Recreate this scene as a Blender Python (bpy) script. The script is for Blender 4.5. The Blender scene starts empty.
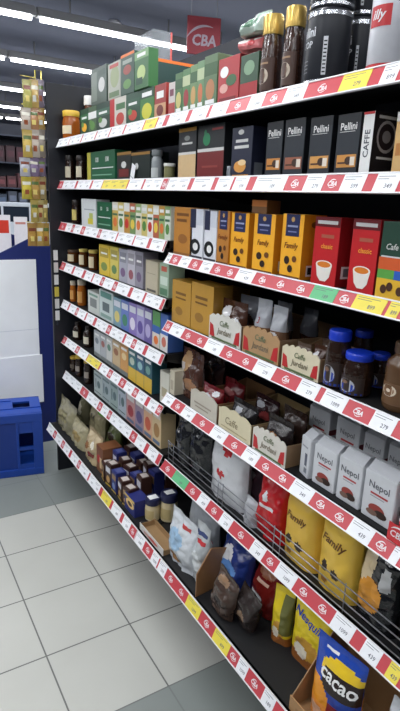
import bpy, bmesh, math, random
from mathutils import Vector, Matrix, Euler, noise

rnd = random.Random(7)
sc = bpy.context.scene
COL = sc.collection

# ------------------------------------------------------------------ camera
F_PX, PITCH, YAW, ROLL, EYE = 545.245, 0.27662, 0.5546, 0.04161, 1.63976
fw = Vector((math.sin(YAW)*math.cos(PITCH), math.cos(YAW)*math.cos(PITCH), -math.sin(PITCH)))
r0 = Vector((math.cos(YAW), -math.sin(YAW), 0)); u0 = r0.cross(fw)
cr, sr = math.cos(ROLL), math.sin(ROLL)
rt = cr*r0 + sr*u0
up = -sr*r0 + cr*u0
cam_d = bpy.data.cameras.new('camera'); cam = bpy.data.objects.new('camera', cam_d); COL.objects.link(cam)
cam.matrix_world = Matrix(((rt.x, up.x, -fw.x, 0), (rt.y, up.y, -fw.y, 0), (rt.z, up.z, -fw.z, EYE), (0, 0, 0, 1)))
cam_d.sensor_width = 36; cam_d.lens = F_PX/711*36
cam_d.clip_start = 0.02
sc.camera = cam

def Y(px, X, z):
    """distance along the shelf of the point of plane x=X, height z that a survey reading px refers to"""
    k = (px-200)/F_PX
    a = rt - k*fw
    return -(a.x*X + a.z*(z-EYE))/a.y
def at(px, py, ax, v):
    d = fw + rt*((px-200)/F_PX) - up*((py-355.5)/F_PX)
    o = Vector((0, 0, EYE)); k = 'xyz'.index(ax)
    return o + d*((v-o[k])/d[k])
def Zx(px, py, X): return at(px, py, 'x', X).z

# ------------------------------------------------------------------ materials
def lin(c):
    return tuple(((v/255)/12.92 if v/255 <= .04045 else ((v/255+.055)/1.055)**2.4) for v in c[:3]) + (1,)
MATS = {}
def mat(c, rough=.45, metal=0, bump=0, scale=60, emit=0, trans=0, name=None, spec=.5, var=.06):
    key = (tuple(c), rough, metal, bump, scale, emit, trans, spec, var)
    if key in MATS: return MATS[key]
    m = bpy.data.materials.new(name or 'surface'); m.use_nodes = True
    nt = m.node_tree; b = nt.nodes['Principled BSDF']
    b.inputs['Roughness'].default_value = rough; b.inputs['Metallic'].default_value = metal
    b.inputs['Specular IOR Level'].default_value = spec
    tc = nt.nodes.new('ShaderNodeTexCoord'); nz = nt.nodes.new('ShaderNodeTexNoise')
    nz.inputs['Scale'].default_value = scale; nz.inputs['Detail'].default_value = 3
    nt.links.new(tc.outputs['Object'], nz.inputs['Vector'])
    mx = nt.nodes.new('ShaderNodeMix'); mx.data_type = 'RGBA'
    l = lin(c)
    mx.inputs[6].default_value = tuple(v*(1-var) for v in l[:3])+(1,)
    mx.inputs[7].default_value = tuple(min(1, v*(1+var)) for v in l[:3])+(1,)
    nt.links.new(nz.outputs['Fac'], mx.inputs[0]); nt.links.new(mx.outputs[2], b.inputs['Base Color'])
    if bump:
        bp = nt.nodes.new('ShaderNodeBump'); bp.inputs['Strength'].default_value = bump; bp.inputs['Distance'].default_value = .01
        nt.links.new(nz.outputs['Fac'], bp.inputs['Height']); nt.links.new(bp.outputs[0], b.inputs['Normal'])
    if emit:
        b.inputs['Emission Color'].default_value = l; b.inputs['Emission Strength'].default_value = emit
    if trans:
        b.inputs['Transmission Weight'].default_value = trans; b.inputs['IOR'].default_value = 1.3
    MATS[key] = m
    return m
def C(c): return c if isinstance(c, bpy.types.Material) else mat(c, .42)
def film(c): return mat(c, .24, 0, .35, 45, spec=.6)

# ------------------------------------------------------------------ lettering
_txt = {}
def text_geo(s, shear=0, bold=0.0):
    k = (s, shear, bold)
    if k in _txt: return _txt[k]
    cu = bpy.data.curves.new('lettering', 'FONT'); cu.body = s; cu.size = 1; cu.shear = shear; cu.offset = bold
    cu.resolution_u = 2; cu.align_x = 'LEFT'
    ob = bpy.data.objects.new('lettering', cu); COL.objects.link(ob)
    dg = bpy.context.evaluated_depsgraph_get(); dg.update()
    me = ob.evaluated_get(dg).to_mesh()
    vs = [v.co.copy() for v in me.vertices]; fs = [tuple(p.vertices) for p in me.polygons]
    ob.evaluated_get(dg).to_mesh_clear()
    bpy.data.objects.remove(ob); bpy.data.curves.remove(cu)
    x0 = min(v.x for v in vs); x1 = max(v.x for v in vs); y0 = min(v.y for v in vs); y1 = max(v.y for v in vs)
    vs = [((v.x-(x0+x1)/2)/(y1-y0), (v.y-(y0+y1)/2)/(y1-y0)) for v in vs]
    _txt[k] = (vs, fs, (x1-x0)/(y1-y0))
    return _txt[k]

# ------------------------------------------------------------------ mesh builder
class MB:
    def __init__(s): s.v = []; s.f = []; s.m = []; s.mats = []; s.sm = []
    def mi(s, m):
        m = C(m)
        if m not in s.mats: s.mats.append(m)
        return s.mats.index(m)
    def poly(s, pts, m, smooth=False):
        i = len(s.v); s.v += [tuple(p) for p in pts]; s.f.append(tuple(range(i, i+len(pts)))); s.m.append(s.mi(m)); s.sm.append(smooth)
    def faces(s, vs, fs, m, smooth=False):
        i = len(s.v); s.v += [tuple(p) for p in vs]; k = s.mi(m) if not isinstance(m, list) else None
        for j, f in enumerate(fs):
            s.f.append(tuple(i+a for a in f)); s.m.append(k if k is not None else s.mi(m[j])); s.sm.append(smooth)
    def box(s, x0, x1, y0, y1, z0, z1, m, bev=0):
        if bev:
            b = bev
            bm = bmesh.new(); bmesh.ops.create_cube(bm, size=1)
            for v in bm.verts: v.co = Vector(((x0+x1)/2+v.co.x*(x1-x0), (y0+y1)/2+v.co.y*(y1-y0), (z0+z1)/2+v.co.z*(z1-z0)))
            bmesh.ops.bevel(bm, geom=bm.edges[:], offset=b, segments=2, affect='EDGES', profile=.6)
            bm.verts.index_update()
            s.faces([v.co[:] for v in bm.verts], [tuple(v.index for v in f.verts) for f in bm.faces], m, False); bm.free(); return
        p = [(x0,y0,z0),(x1,y0,z0),(x1,y1,z0),(x0,y1,z0),(x0,y0,z1),(x1,y0,z1),(x1,y1,z1),(x0,y1,z1)]
        s.faces(p, [(0,3,2,1),(4,5,6,7),(0,1,5,4),(1,2,6,5),(2,3,7,6),(3,0,4,7)], m)
    def prism(s, pts, axis, a, b, m):
        """polygon pts in the plane square to axis, pushed from a to b"""
        def P(p, t):
            return {'x': (t, p[0], p[1]), 'y': (p[0], t, p[1]), 'z': (p[0], p[1], t)}[axis]
        n = len(pts); vs = [P(p, a) for p in pts]+[P(p, b) for p in pts]
        fs = [tuple(range(n))[::-1], tuple(range(n, 2*n))]+[(i, (i+1) % n, n+(i+1) % n, n+i) for i in range(n)]
        s.faces(vs, fs, m)
    def lathe(s, prof, m, n=24, cx=0, cy=0, cap=True, smooth=True):
        vs = []; fs = []
        for r, z in prof:
            for k in range(n):
                a = 2*math.pi*k/n; vs.append((cx+r*math.cos(a), cy+r*math.sin(a), z))
        for j in range(len(prof)-1):
            for k in range(n):
                fs.append((j*n+k, j*n+(k+1) % n, (j+1)*n+(k+1) % n, (j+1)*n+k))
        s.faces(vs, fs, m, smooth)
        if cap:
            s.poly([(cx+prof[-1][0]*math.cos(2*math.pi*k/n), cy+prof[-1][0]*math.sin(2*math.pi*k/n), prof[-1][1]) for k in range(n)], m)
            s.poly([(cx+prof[0][0]*math.cos(-2*math.pi*k/n), cy+prof[0][0]*math.sin(-2*math.pi*k/n), prof[0][1]) for k in range(n)], m)
    def tube(s, pts, r, m, n=6):
        pts = [Vector(p) for p in pts]; vs = []; fs = []
        for i, p in enumerate(pts):
            d = (pts[min(i+1, len(pts)-1)]-pts[max(i-1, 0)]).normalized()
            a = d.orthogonal().normalized(); b = d.cross(a)
            if i and len(vs):
                pa = Vector(vs[-n])-pts[i-1]; pa = (pa-pa.dot(d)*d)
                if pa.length > 1e-6: a = pa.normalized(); b = d.cross(a)
            for k in range(n):
                t = 2*math.pi*k/n; vs.append(tuple(p+r*(a*math.cos(t)+b*math.sin(t))))
        for i in range(len(pts)-1):
            for k in range(n): fs.append((i*n+k, i*n+(k+1) % n, (i+1)*n+(k+1) % n, (i+1)*n+k))
        fs += [tuple(range(n))[::-1], tuple((len(pts)-1)*n+k for k in range(n))]
        s.faces(vs, fs, m, True)
    def text(s, t, fn, h, m, shear=0, bold=0.02, maxw=None):
        """lettering laid by fn(a, b) -> point; a, b in metres about the centre"""
        vs, fs, asp = text_geo(t, shear, bold)
        sx = h
        if maxw and asp*h > maxw: sx = maxw/asp
        s.faces([fn(a*sx, b*h) for a, b in vs], fs, m)
    def build(s, name, parent=None, loc=None, rot=None):
        me = bpy.data.meshes.new(name); me.from_pydata(s.v, [], s.f)
        for m in s.mats: me.materials.append(m)
        me.polygons.foreach_set('material_index', s.m); me.polygons.foreach_set('use_smooth', s.sm)
        me.update()
        o = bpy.data.objects.new(name, me); COL.objects.link(o)
        if parent is not None: o.parent = parent
        if loc is not None: o.location = loc
        if rot is not None: o.rotation_euler = rot
        return o
def tag(o, label=None, cat=None, group=None, kind=None):
    if label: o['label'] = label
    if cat: o['category'] = cat
    if group: o['group'] = group
    if kind: o['kind'] = kind
    return o
def empty(name, loc=(0, 0, 0), rot=(0, 0, 0)):
    o = bpy.data.objects.new(name, None); COL.objects.link(o); o.location = loc; o.rotation_euler = rot; o.empty_display_size = .05
    return o
def copy_tree(o, parent=None):
    c = o.copy(); COL.objects.link(c)
    if parent is not None: c.parent = parent
    for ch in list(o.children): copy_tree(ch, c)
    return c
ORD = 'first second third fourth fifth sixth seventh eighth ninth tenth eleventh twelfth thirteenth fourteenth fifteenth sixteenth seventeenth eighteenth'.split()

# ------------------------------------------------------------------ setting
def node_floor():
    m = bpy.data.materials.new('floor_tiles'); m.use_nodes = True; nt = m.node_tree; b = nt.nodes['Principled BSDF']
    g = nt.nodes.new('ShaderNodeNewGeometry'); sp = nt.nodes.new('ShaderNodeSeparateXYZ'); nt.links.new(g.outputs['Position'], sp.inputs[0])
    def mth(op, a, c=None, d=None):
        n = nt.nodes.new('ShaderNodeMath'); n.operation = op
        for i, x in enumerate((a, c, d)):
            if x is None: continue
            if isinstance(x, (int, float)): n.inputs[i].default_value = x
            else: nt.links.new(x, n.inputs[i])
        return n.outputs[0]
    T = 1/3
    def joint(o, off):
        t = mth('DIVIDE', mth('SUBTRACT', o, off), T)
        fr = mth('FRACT', mth('ADD', t, 100.5))
        d = mth('ABSOLUTE', mth('SUBTRACT', fr, .5))
        return mth('LESS_THAN', d, .0085)
    j = mth('MAXIMUM', joint(sp.outputs[0], .4147), joint(sp.outputs[1], 2.6577))
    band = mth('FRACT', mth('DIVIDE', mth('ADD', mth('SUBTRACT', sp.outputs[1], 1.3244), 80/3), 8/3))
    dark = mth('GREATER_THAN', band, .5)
    nz = nt.nodes.new('ShaderNodeTexNoise'); nz.inputs['Scale'].default_value = 3; nz.inputs['Detail'].default_value = 6
    nt.links.new(g.outputs['Position'], nz.inputs['Vector'])
    def mix(f, a, c):
        n = nt.nodes.new('ShaderNodeMix'); n.data_type = 'RGBA'
        nt.links.new(f, n.inputs[0])
        for i, x in ((6, a), (7, c)):
            if isinstance(x, tuple): n.inputs[i].default_value = x
            else: nt.links.new(x, n.inputs[i])
        return n.outputs[2]
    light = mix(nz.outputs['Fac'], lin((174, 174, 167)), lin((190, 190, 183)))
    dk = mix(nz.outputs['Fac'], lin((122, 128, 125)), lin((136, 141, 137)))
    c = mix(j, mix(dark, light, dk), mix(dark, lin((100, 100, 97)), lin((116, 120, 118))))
    nt.links.new(c, b.inputs['Base Color']); b.inputs['Roughness'].default_value = .5
    return m
def structure(mb, name):
    o = mb.build(name); o['kind'] = 'structure'; return o
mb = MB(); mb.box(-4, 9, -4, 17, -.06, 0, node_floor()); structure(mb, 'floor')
dark_wall = mat((62, 65, 76), .8, 0, .1, 4)
mb = MB()
mb.box(-4, 9, -4, 17, 3.34, 3.4, mat((132, 136, 156), .85, 0, .05, 3))
structure(mb, 'ceiling')
mb = MB(); mb.box(-4, 9, 17, 17.1, 0, 3.4, dark_wall); structure(mb, 'wall_back')
mb = MB(); mb.box(9, 9.1, -4, 17, 0, 3.4, dark_wall); structure(mb, 'wall_right')
mb = MB(); mb.box(-4.1, -4, -4, 17, 0, 3.4, dark_wall); structure(mb, 'wall_left')
mb = MB(); mb.box(-4, 9, -4.1, -4, 0, 3.4, dark_wall); structure(mb, 'wall_front')

# ceiling lights: rows of fluorescent fittings that cross the aisle
ROWS = [-2.4, -.6, 1.25, 3.05, 5.40, 7.12, 9.07, 10.92, 12.5]
GREY_METAL = mat((150, 150, 150), .5, .2)
TUBE = mat((245, 248, 255), .3, 0, emit=14)
fix0 = None
row_names = ['behind the shopper', 'over the shopper', 'over the near bay', 'over the far bay', 'nearest lit row in view', 'second lit row in view', 'third lit row in view', 'fourth lit row in view', 'farthest lit row in view']
for i, y in enumerate(ROWS):
    for k in range(6):
        x = -2.9 + k*1.62 + (.36 if i == 4 else 0) + (.5 if i == 5 else 0)
        if i >= 6 and not (2 <= k <= 5): continue
        if i < 4 and k == 5: continue
        if fix0 is None:
            fix0 = o = empty('ceiling_light', (x, y, 3.1))
            h = MB(); h.box(-.80, .80, -.05, .05, .03, .09, GREY_METAL); h.box(-.8, .8, -.03, .03, .09, .105, GREY_METAL); h.build('housing', o)
            for s in (-.5, .5):
                h = MB(); h.tube([(s, 0, .10), (s, 0, .24)], .008, GREY_METAL); h.build('hanger', o)
            h = MB(); h.tube([(-.77, 0, .012), (.77, 0, .012)], .018, TUBE, 10); h.build('tube', o)
        else:
            o = copy_tree(fix0); o.location = (x, y, 3.1)
        tag(o, f'fluorescent ceiling light, {ORD[k]} fitting along the {row_names[i]}', 'ceiling light', 'fluorescent ceiling lights')
    if i < 7:
        la = bpy.data.lights.new('fluorescent_glow', 'AREA'); la.shape = 'RECTANGLE'; la.size = 9; la.size_y = .08
        la.energy = [8, 42, 92, 74, 36, 26, 20][i]; la.color = (.95, .98, 1)
        lo = bpy.data.objects.new('fluorescent_glow', la); COL.objects.link(lo); lo.location = (1.2, y, 3.085)
w = bpy.data.worlds.new('store_air'); sc.world = w; w.use_nodes = True
w.node_tree.nodes['Background'].inputs[0].default_value = (.8, .85, 1, 1); w.node_tree.nodes['Background'].inputs[1].default_value = .05

h = MB(); h.lathe([(.07, 0), (.075, .012), (.06, .03), (.05, .04)], mat((225, 225, 228), .5), 24)
tag(h.build('smoke_detector', None, (2.395, 5.767, 3.30)), 'round white smoke detector on the dark ceiling above the lit tubes', 'smoke detector')

# hanging store sign
RED = mat((196, 44, 52), .45)
WHITE = mat((226, 222, 224), .45)
sg = empty('hanging_sign', (2.69, 4.5, 2.85), (0, 0, -.35))
def arc(mb, cx, cz, r, a0, a1, w0, m, fn):
    N = 12; vs = []; fs = []
    for k in range(N+1):
        a = a0+(a1-a0)*k/N; ww = w0*math.sin(math.pi*(k+.4)/(N+.8))
        vs += [fn(cx+(r-ww/2)*math.cos(a), cz+(r-ww/2)*math.sin(a)), fn(cx+(r+ww/2)*math.cos(a), cz+(r+ww/2)*math.sin(a))]
    for k in range(N): fs.append((2*k, 2*k+2, 2*k+3, 2*k+1))
    mb.faces(vs, fs, m)
SIGNR = mat((150, 40, 52), .5)  # store red darkened in the colour for the weaker light at the sign
h = MB(); h.box(-.145, .145, -.012, .012, .0, .29, SIGNR, .004)
h.text('CBA', lambda a, b: (a+.005, -.0135, b+.11), .09, mat((176, 160, 170), .45), .12, .03, .21)
arc(h, .02, .03, .19, math.radians(150), math.radians(72), .02, mat((176, 160, 170), .45), lambda a, b: (a, -.0135, b))
h.build('sign_board', sg)
for s in (-.11, .11):
    h = MB(); h.tube([(s, 0, .29), (s, 0, .49)], .0025, GREY_METAL); h.build('hanger', sg)
tag(sg, 'small red square hanging sign with white lettering above the tall shelf', 'sign')

# ------------------------------------------------------------------ shelving bays
YA, YJ, YN = 3.03, 1.78, .50
XB = 1.375
BLACK = mat((15, 16, 20), .5, 0, .05, 80)
DECK = mat((10, 10, 13), .6)
SH = {  # rail bottom x, rail top x, rail bottom z, rail top z
 'A': (.927, .946, 1.877, 1.920), 'B': (.927, .946, 1.669, 1.712),
 'C': (.926, .944, 1.454, 1.497), 'D': (.924, .945, 1.238, 1.282), 'E': (.926, .946, 1.024, 1.067), 'F': (.923, .946, .814, .853), 'G': (.924, .946, .598, .642),
 'c': (.928, .950, 1.417, 1.453), 'd': (.928, .952, 1.165, 1.203), 'e': (.929, .957, .878, .913), 'f': (.930, .957, .588, .625),
 'base': (.819, .838, .288, .331)}
def deck(s): return SH[s][3]-.0035
RAILW = mat((228, 228, 230), .35)
RAILRED = mat((188, 62, 71), .4)
def rail_fn(s):
    xb, xt, zb, zt = SH[s]; L = math.hypot(xt-xb, zt-zb); ux, uz = (xt-xb)/L, (zt-zb)/L; nx, nz = -uz, ux
    def f(y, t, n):   # t metres up the slope from the bottom edge, n metres out of the face
        return (xb+ux*t+nx*n, y, zb+uz*t+nz*n)
    return f, L
def strip(mb, f, y0, y1, t0, t1, n0, n1, m):
    p = [f(y0, t0, n0), f(y1, t0, n0), f(y1, t1, n0), f(y0, t1, n0), f(y0, t0, n1), f(y1, t0, n1), f(y1, t1, n1), f(y0, t1, n1)]
    mb.faces(p, [(0,1,2,3),(7,6,5,4),(4,5,1,0),(5,6,2,1),(6,7,3,2),(7,4,0,3)], m)
def logo(mb, f, yc, L, hgt, m):
    fn = lambda a, b: f(yc-a, L/2+b, .0006)
    mb.text('CBA', lambda a, b: fn(a, b-hgt*.12), hgt, m, .1, .03)
    arc(mb, 0, -hgt*.5, hgt*1.25, math.radians(165), math.radians(60), hgt*.22, m, fn)
    arc(mb, 0, hgt*.35, hgt*1.3, math.radians(-130), math.radians(-35), hgt*.16, m, fn)
TAGW = mat((232, 233, 236), .5); TAGY = mat((226, 208, 74), .5); TAGG = mat((92, 178, 122), .5)
INK = mat((96, 98, 106), .6)
# rail printing: (kind, from, to) read along each rail; w white tag, y yellow, g green; the gaps show the red insert
RL = {
 ('A', 0): 'w57-69 w70-81 w83-95 w97-109 w111-123 w126-143 y145-156 w158-164',
 ('A', 1): 'w167-187 w191-208 w211-228 w249-264 w285-306 y341-370 w382-399',
 ('B', 0): 'w63-75 w78-90 w93-102 y103-127 w129-142 w145-162',
 ('B', 1): 'w168-189 w193-213 w217-232 w234-248 w255-286 w305-324 w342-365 w375-399',
 ('C', 0): 'w66-71 w75-80 w86-97 w102-116 w118-133 w135-147 w152-164',
 ('D', 0): 'w65-72 w75-82 w86-92 w94-100 w105-112 w118-128 w133-143 w146-161',
 ('E', 0): 'w61-68 w70-75 w79-85 w87-93 w97-106 w112-123 w126-131 w137-143 w148-160',
 ('F', 0): 'w66-75 w80-87 y88-99 w101-107 w113-118 w127-132 w139-145 w150-157',
 ('G', 0): 'w64-79 w90-97 w103-107 w112-129 w138-144 w149-157',
 ('c', 1): 'w163-171 w180-190 w201-212 w237-254 g312-336 y354-385 y388-400',
 ('d', 1): 'w163-165 w171-183 w206-222 w255-274 w299-318 w323-346 w372-395',
 ('e', 1): 'w162-173 w183-194 w212-226 w244-258 w292-312 w350-372 w392-400',
 ('f', 1): 'g174-187 w199-208 w221-231 w252-264 w277-295 w333-353 w363-380 y388-400',
 ('base', 0): 'w48-53 w57-61 w65-69 w72-77 w81-88 w90-99 y103-110 w113-120 w124-130',
 ('base', 1): 'w136-144 w152-158 w159-166 y187-200 y214-229 w238-247 w263-274 w282-291'}
RAILORD = {('A', 0): 'topmost', ('B', 0): 'second', ('C', 0): 'third', ('D', 0): 'fourth', ('E', 0): 'fifth', ('F', 0): 'sixth', ('G', 0): 'seventh', ('base', 0): 'lowest',
           ('A', 1): 'topmost', ('B', 1): 'second', ('c', 1): 'third', ('d', 1): 'fourth', ('e', 1): 'fifth', ('f', 1): 'sixth', ('base', 1): 'lowest'}
def add_bay(idx, names, y0, y1, label):
    bay = empty('shelving_unit', ((.82+XB)/2, (y0+y1)/2, 0)); tag(bay, label, 'shelving unit', 'shelving units of the aisle')
    off = -bay.location
    def put(mb, name, par):
        o = mb.build(name, par)
        if par is bay: o.location = off
        return o
    h = MB(); h.box(XB, XB+.016, y0, y1, .04, 2.272, mat((34, 37, 46), .6)); put(h, 'back_panel', bay)
    for yy in ((y0+.016, y1-.016)):
        h = MB(); h.box(XB-.03, XB-.001, yy-.015, yy+.015, 0, 2.27, BLACK)
        for k in range(40): h.box(XB-.0308, XB-.0295, yy-.003, yy+.003, .1+k*.053, .13+k*.053, mat((8, 8, 9), .6))
        put(h, 'upright', bay)
    h = MB(); h.box(1.0, XB-.032, y0+.004, y1-.004, 0, .286, BLACK); put(h, 'kick_panel', bay)
    for s in names:
        f, L = rail_fn(s); xb, xt, zb, zt = SH[s]
        h = MB(); h.box(xt+.002, XB-.032, y0+.003, y1-.003, zt-.03, zt-.0035, DECK)
        h.box(xt+.002, xt+.012, y0+.003, y1-.003, zb+.004, zt-.0035, BLACK)
        shelf = put(h, 'shelf', bay)
        for yy in (y0+.006, y1-.010):
            b = MB(); b.prism([(xt+.013, zt-.032), (XB-.032, zt-.032), (XB-.032, zt-.085 if s != 'base' else zt-.045), (xt+.05, zt-.045)], 'y', yy, yy+.003, BLACK)
            put(b, 'bracket', shelf)
        h = MB(); e = .001
        strip(h, f, y0+e, y1-e, 0, L, -.003, 0, RAILW)
        strip(h, f, y0+e, y1-e, 0, .003, 0, .0022, RAILW); strip(h, f, y0+e, y1-e, L-.003, L, 0, .0022, RAILW)
        h.poly([f(y1-.002, .0034, .0003), f(y0+.002, .0034, .0003), f(y0+.002, L-.0034, .0003), f(y1-.002, L-.0034, .0003)], RAILRED)
        xm, _, zm = f(0, L/2, 0)
        segs = []
        for it in RL[(s, idx)].split():
            k = it[0]; a, b = it[1:].split('-'); ya, yb = Y(float(a), xm, zm), Y(float(b), xm, zm)
            ya = min(ya, y1-.004); yb = max(yb, y0+.004)
            segs.append((k, ya, yb))
        if idx == 0:   # the far bay rails are nearly full: tags almost meet
            q = []
            for i, (k, ya, yb) in enumerate(segs):
                ea = (segs[i-1][2]-ya)*.2 if i else 0; eb = (yb-segs[i+1][1])*.2 if i < len(segs)-1 else 0
                q.append((k, ya+ea, yb-eb))
            segs = q
        gaps = [(y1, segs[0][1])] + [(segs[i][2], segs[i+1][1]) for i in range(len(segs)-1)] + [(segs[-1][2], max(y0, segs[-1][2]-.3))]
        hg = .0118
        for ga, gb in gaps:
            n = int((ga-gb)/.066) if ga-gb > .036 else 0
            n = 1 if (n == 0 and ga-gb > .036) else min(n, 4)
            for q in range(n): logo(h, f, ga-(ga-gb)*(q+.5)/n, L, hg, WHITE)
        put(h, 'price_rail', shelf)
        cnt = {}
        for (k, ya, yb) in segs:
            cw = {'w': 'white', 'y': 'yellow', 'g': 'green'}[k]; m = {'w': TAGW, 'y': TAGY, 'g': TAGG}[k]
            wid = ya-yb
            n = max(1, round(wid/.09)) if wid > .12 else 1
            for q in range(n):
                a = ya-wid*q/n-.0006; b = ya-wid*(q+1)/n+.0006
                t = MB(); yc = (a+b)/2; o0 = Vector(f(yc, L/2, 0))
                g = lambda y, tt, nn: tuple(Vector(f(y, tt, nn))-o0)
                strip(t, g, b, a, .0032, L-.0032, .0004, .0011, m)
                wd = a-b
                for tt, u0_, u1_ in ((L*.78, .08, .8), (L*.66, .08, .55)):
                    strip(t, g, a-wd*u1_, a-wd*u0_, tt, tt+.0012, .0011, .0013, INK)
                if wd > .03: t.text(rnd.choice(['439', '599', '279', '349', '899', '1099', '189']), lambda p, q2: g(yc-p-wd*.12, L*.34+q2, .0014), .010, INK, 0, .01, wd*.5)
                cnt[cw] = cnt.get(cw, 0)+1
                i = cnt[cw]-1
                tag(t.build('price_tag', None, o0), f'{ORD[i]} {cw} price tag from the far end of the {RAILORD[(s, idx)]} rail, {"near" if idx else "far"} bay', 'price tag', 'price tags in the shelf rails')
    return bay
bay_far = add_bay(0, ['A', 'B', 'C', 'D', 'E', 'F', 'G', 'base'], YJ+.001, YA-.001, 'tall black shelving unit of tea and cocoa, far bay beside the blue crate')
bay_near = add_bay(1, ['A', 'B', 'c', 'd', 'e', 'f', 'base'], YN, YJ-.001, 'tall black shelving unit of coffee, near bay with five wide shelves')
h = MB(); h.box(.885, XB+.016, YA+.001, YA+.022, 0, 2.19, mat((24, 26, 34), .55), .002)
o = h.build('end_panel', bay_far); o.location = -bay_far.location
# wire guard along the sixth shelf of the near bay
shelf_f = [c for c in bay_near.children if c.name.startswith('shelf')][5]
WIRE = mat((150, 152, 158), .3, .8)
h = MB(); zt = SH['f'][3]
for k in range(4): h.tube([(.9605, YN+.01, zt+.012+k*.024), (.9605, YJ-.015, zt+.012+k*.024)], .0017, WIRE)
yy = YJ-.015
for base_y in (YJ-.015, YJ-.055, 1.40, 1.37, 1.09, 1.06, .80):
    h.tube([(.9635, base_y, zt-.002), (.9635, base_y, zt+.088)], .0017, WIRE)
h.tube([(.9605, yy-.012, zt+.088), (.9605, yy-.030, zt+.05)], .0015, WIRE)
h.build('wire_guard', shelf_f)

# ------------------------------------------------------------------ packaging makers (local frame: front is -Y, width X, height Z)
FRONT = -math.pi/2
def disc(mb, fn, cu, cv, ru, rv, m, n=18):
    mb.poly([fn(cu+ru*math.cos(2*math.pi*k/n), cv+rv*math.sin(2*math.pi*k/n)) for k in range(n)], m)
def box_mesh(w, d, h, col, art=(), top=None, bev=.0012):
    mb = MB(); mb.box(-w/2, w/2, 0, d, 0, h, col, min(bev, w*.1))
    if top is not None: mb.poly([(-w/2+.001, .001, h+.0003), (w/2-.001, .001, h+.0003), (w/2-.001, d-.001, h+.0003), (-w/2+.001, d-.001, h+.0003)], top)
    n = 0
    for a in art:
        n += 1; e = .0003+.00015*n
        face = 'F'
        if a[0][0] in 'ST' and len(a[0]) == 2: face, kind = a[0][0], a[0][1]
        else: kind = a[0]
        if face == 'F': fn = lambda u, v, e=e: ((u-.5)*w, -e, v*h); W, H = w, h
        elif face == 'S': fn = lambda u, v, e=e: (w/2+e, u*d, v*h); W, H = d, h
        else: fn = lambda u, v, e=e: ((u-.5)*w, v*d, h+e); W, H = w, d
        if kind == 'r': _, u_0, v_0, u_1, v_1, c = a; mb.poly([fn(u_0, v_0), fn(u_1, v_0), fn(u_1, v_1), fn(u_0, v_1)], c)
        elif kind == 'e': _, cu, cv, ru, rv, c = a; disc(mb, fn, cu, cv, ru, rv, c)
        elif kind == 'p': mb.poly([fn(*q) for q in a[1]], a[2])
        elif kind in 't':
            _, s, cu, cv, hh, c = a[:6]; sh = a[6] if len(a) > 6 else 0
            mb.text(s, lambda p, q: fn(cu+p/W, cv+q/H), hh*H, c, sh, .015, W*.9)
        elif kind == 'v':   # lettering that runs up the face
            _, s, cu, cv, hh, c = a[:6]
            mb.text(s, lambda p, q: fn(cu-q/W, cv+p/H), hh*W, c, 0, .015, H*.85)
    return mb
def place(o, shelf, px0, px1, X, zb=None, yaw=0, lean=0, yc=None):
    o.rotation_euler = (lean, 0, FRONT+yaw)
def ceil_of(s, px):
    order = 'ABCDEFG' if s in 'BCDEFG' or (s == 'base' and px < 135) else 'ABcdef'
    if s == 'A': return 9
    k = len(order) if s == 'base' else order.index(s)
    return SH[order[k-1]][3]-.040
def dims(shelf, px0, px1, pyt, X, pyb=None, zb=None):
    z0 = zb if zb is not None else (deck(shelf)+.0006 if pyb is None else Zx((px0+px1)/2, pyb, X))
    z1 = min(Zx((px0+px1)/2, pyt, X), ceil_of(shelf, (px0+px1)/2))
    zm = (z0+z1)/2
    ya, yb = Y(px0, X, zm), Y(px1, X, zm)
    return (ya+yb)/2, ya-yb, z0, z1-z0
TOPS = {}
def carton(name, label, cat, shelf, px0, px1, pyt, col, art=(), d=.06, X=.966, group=None, zb=None, pyb=None, top=None, gap=.0012, yaw=0, hmax=None):
    yc, w_, z0, hh = dims(shelf, px0, px1, pyt, X, pyb, zb)
    if hmax: hh = min(hh, hmax)
    if shelf in 'cdef': yc = min(yc, YJ-.006-w_/2)
    o = box_mesh(w_-gap, d, hh, col, art, top).build(name, None, (X, yc, z0), (0, 0, FRONT+yaw))
    tag(o, label, cat, group); TOPS[label] = (z0+hh, yc, w_)
    return o
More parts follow.
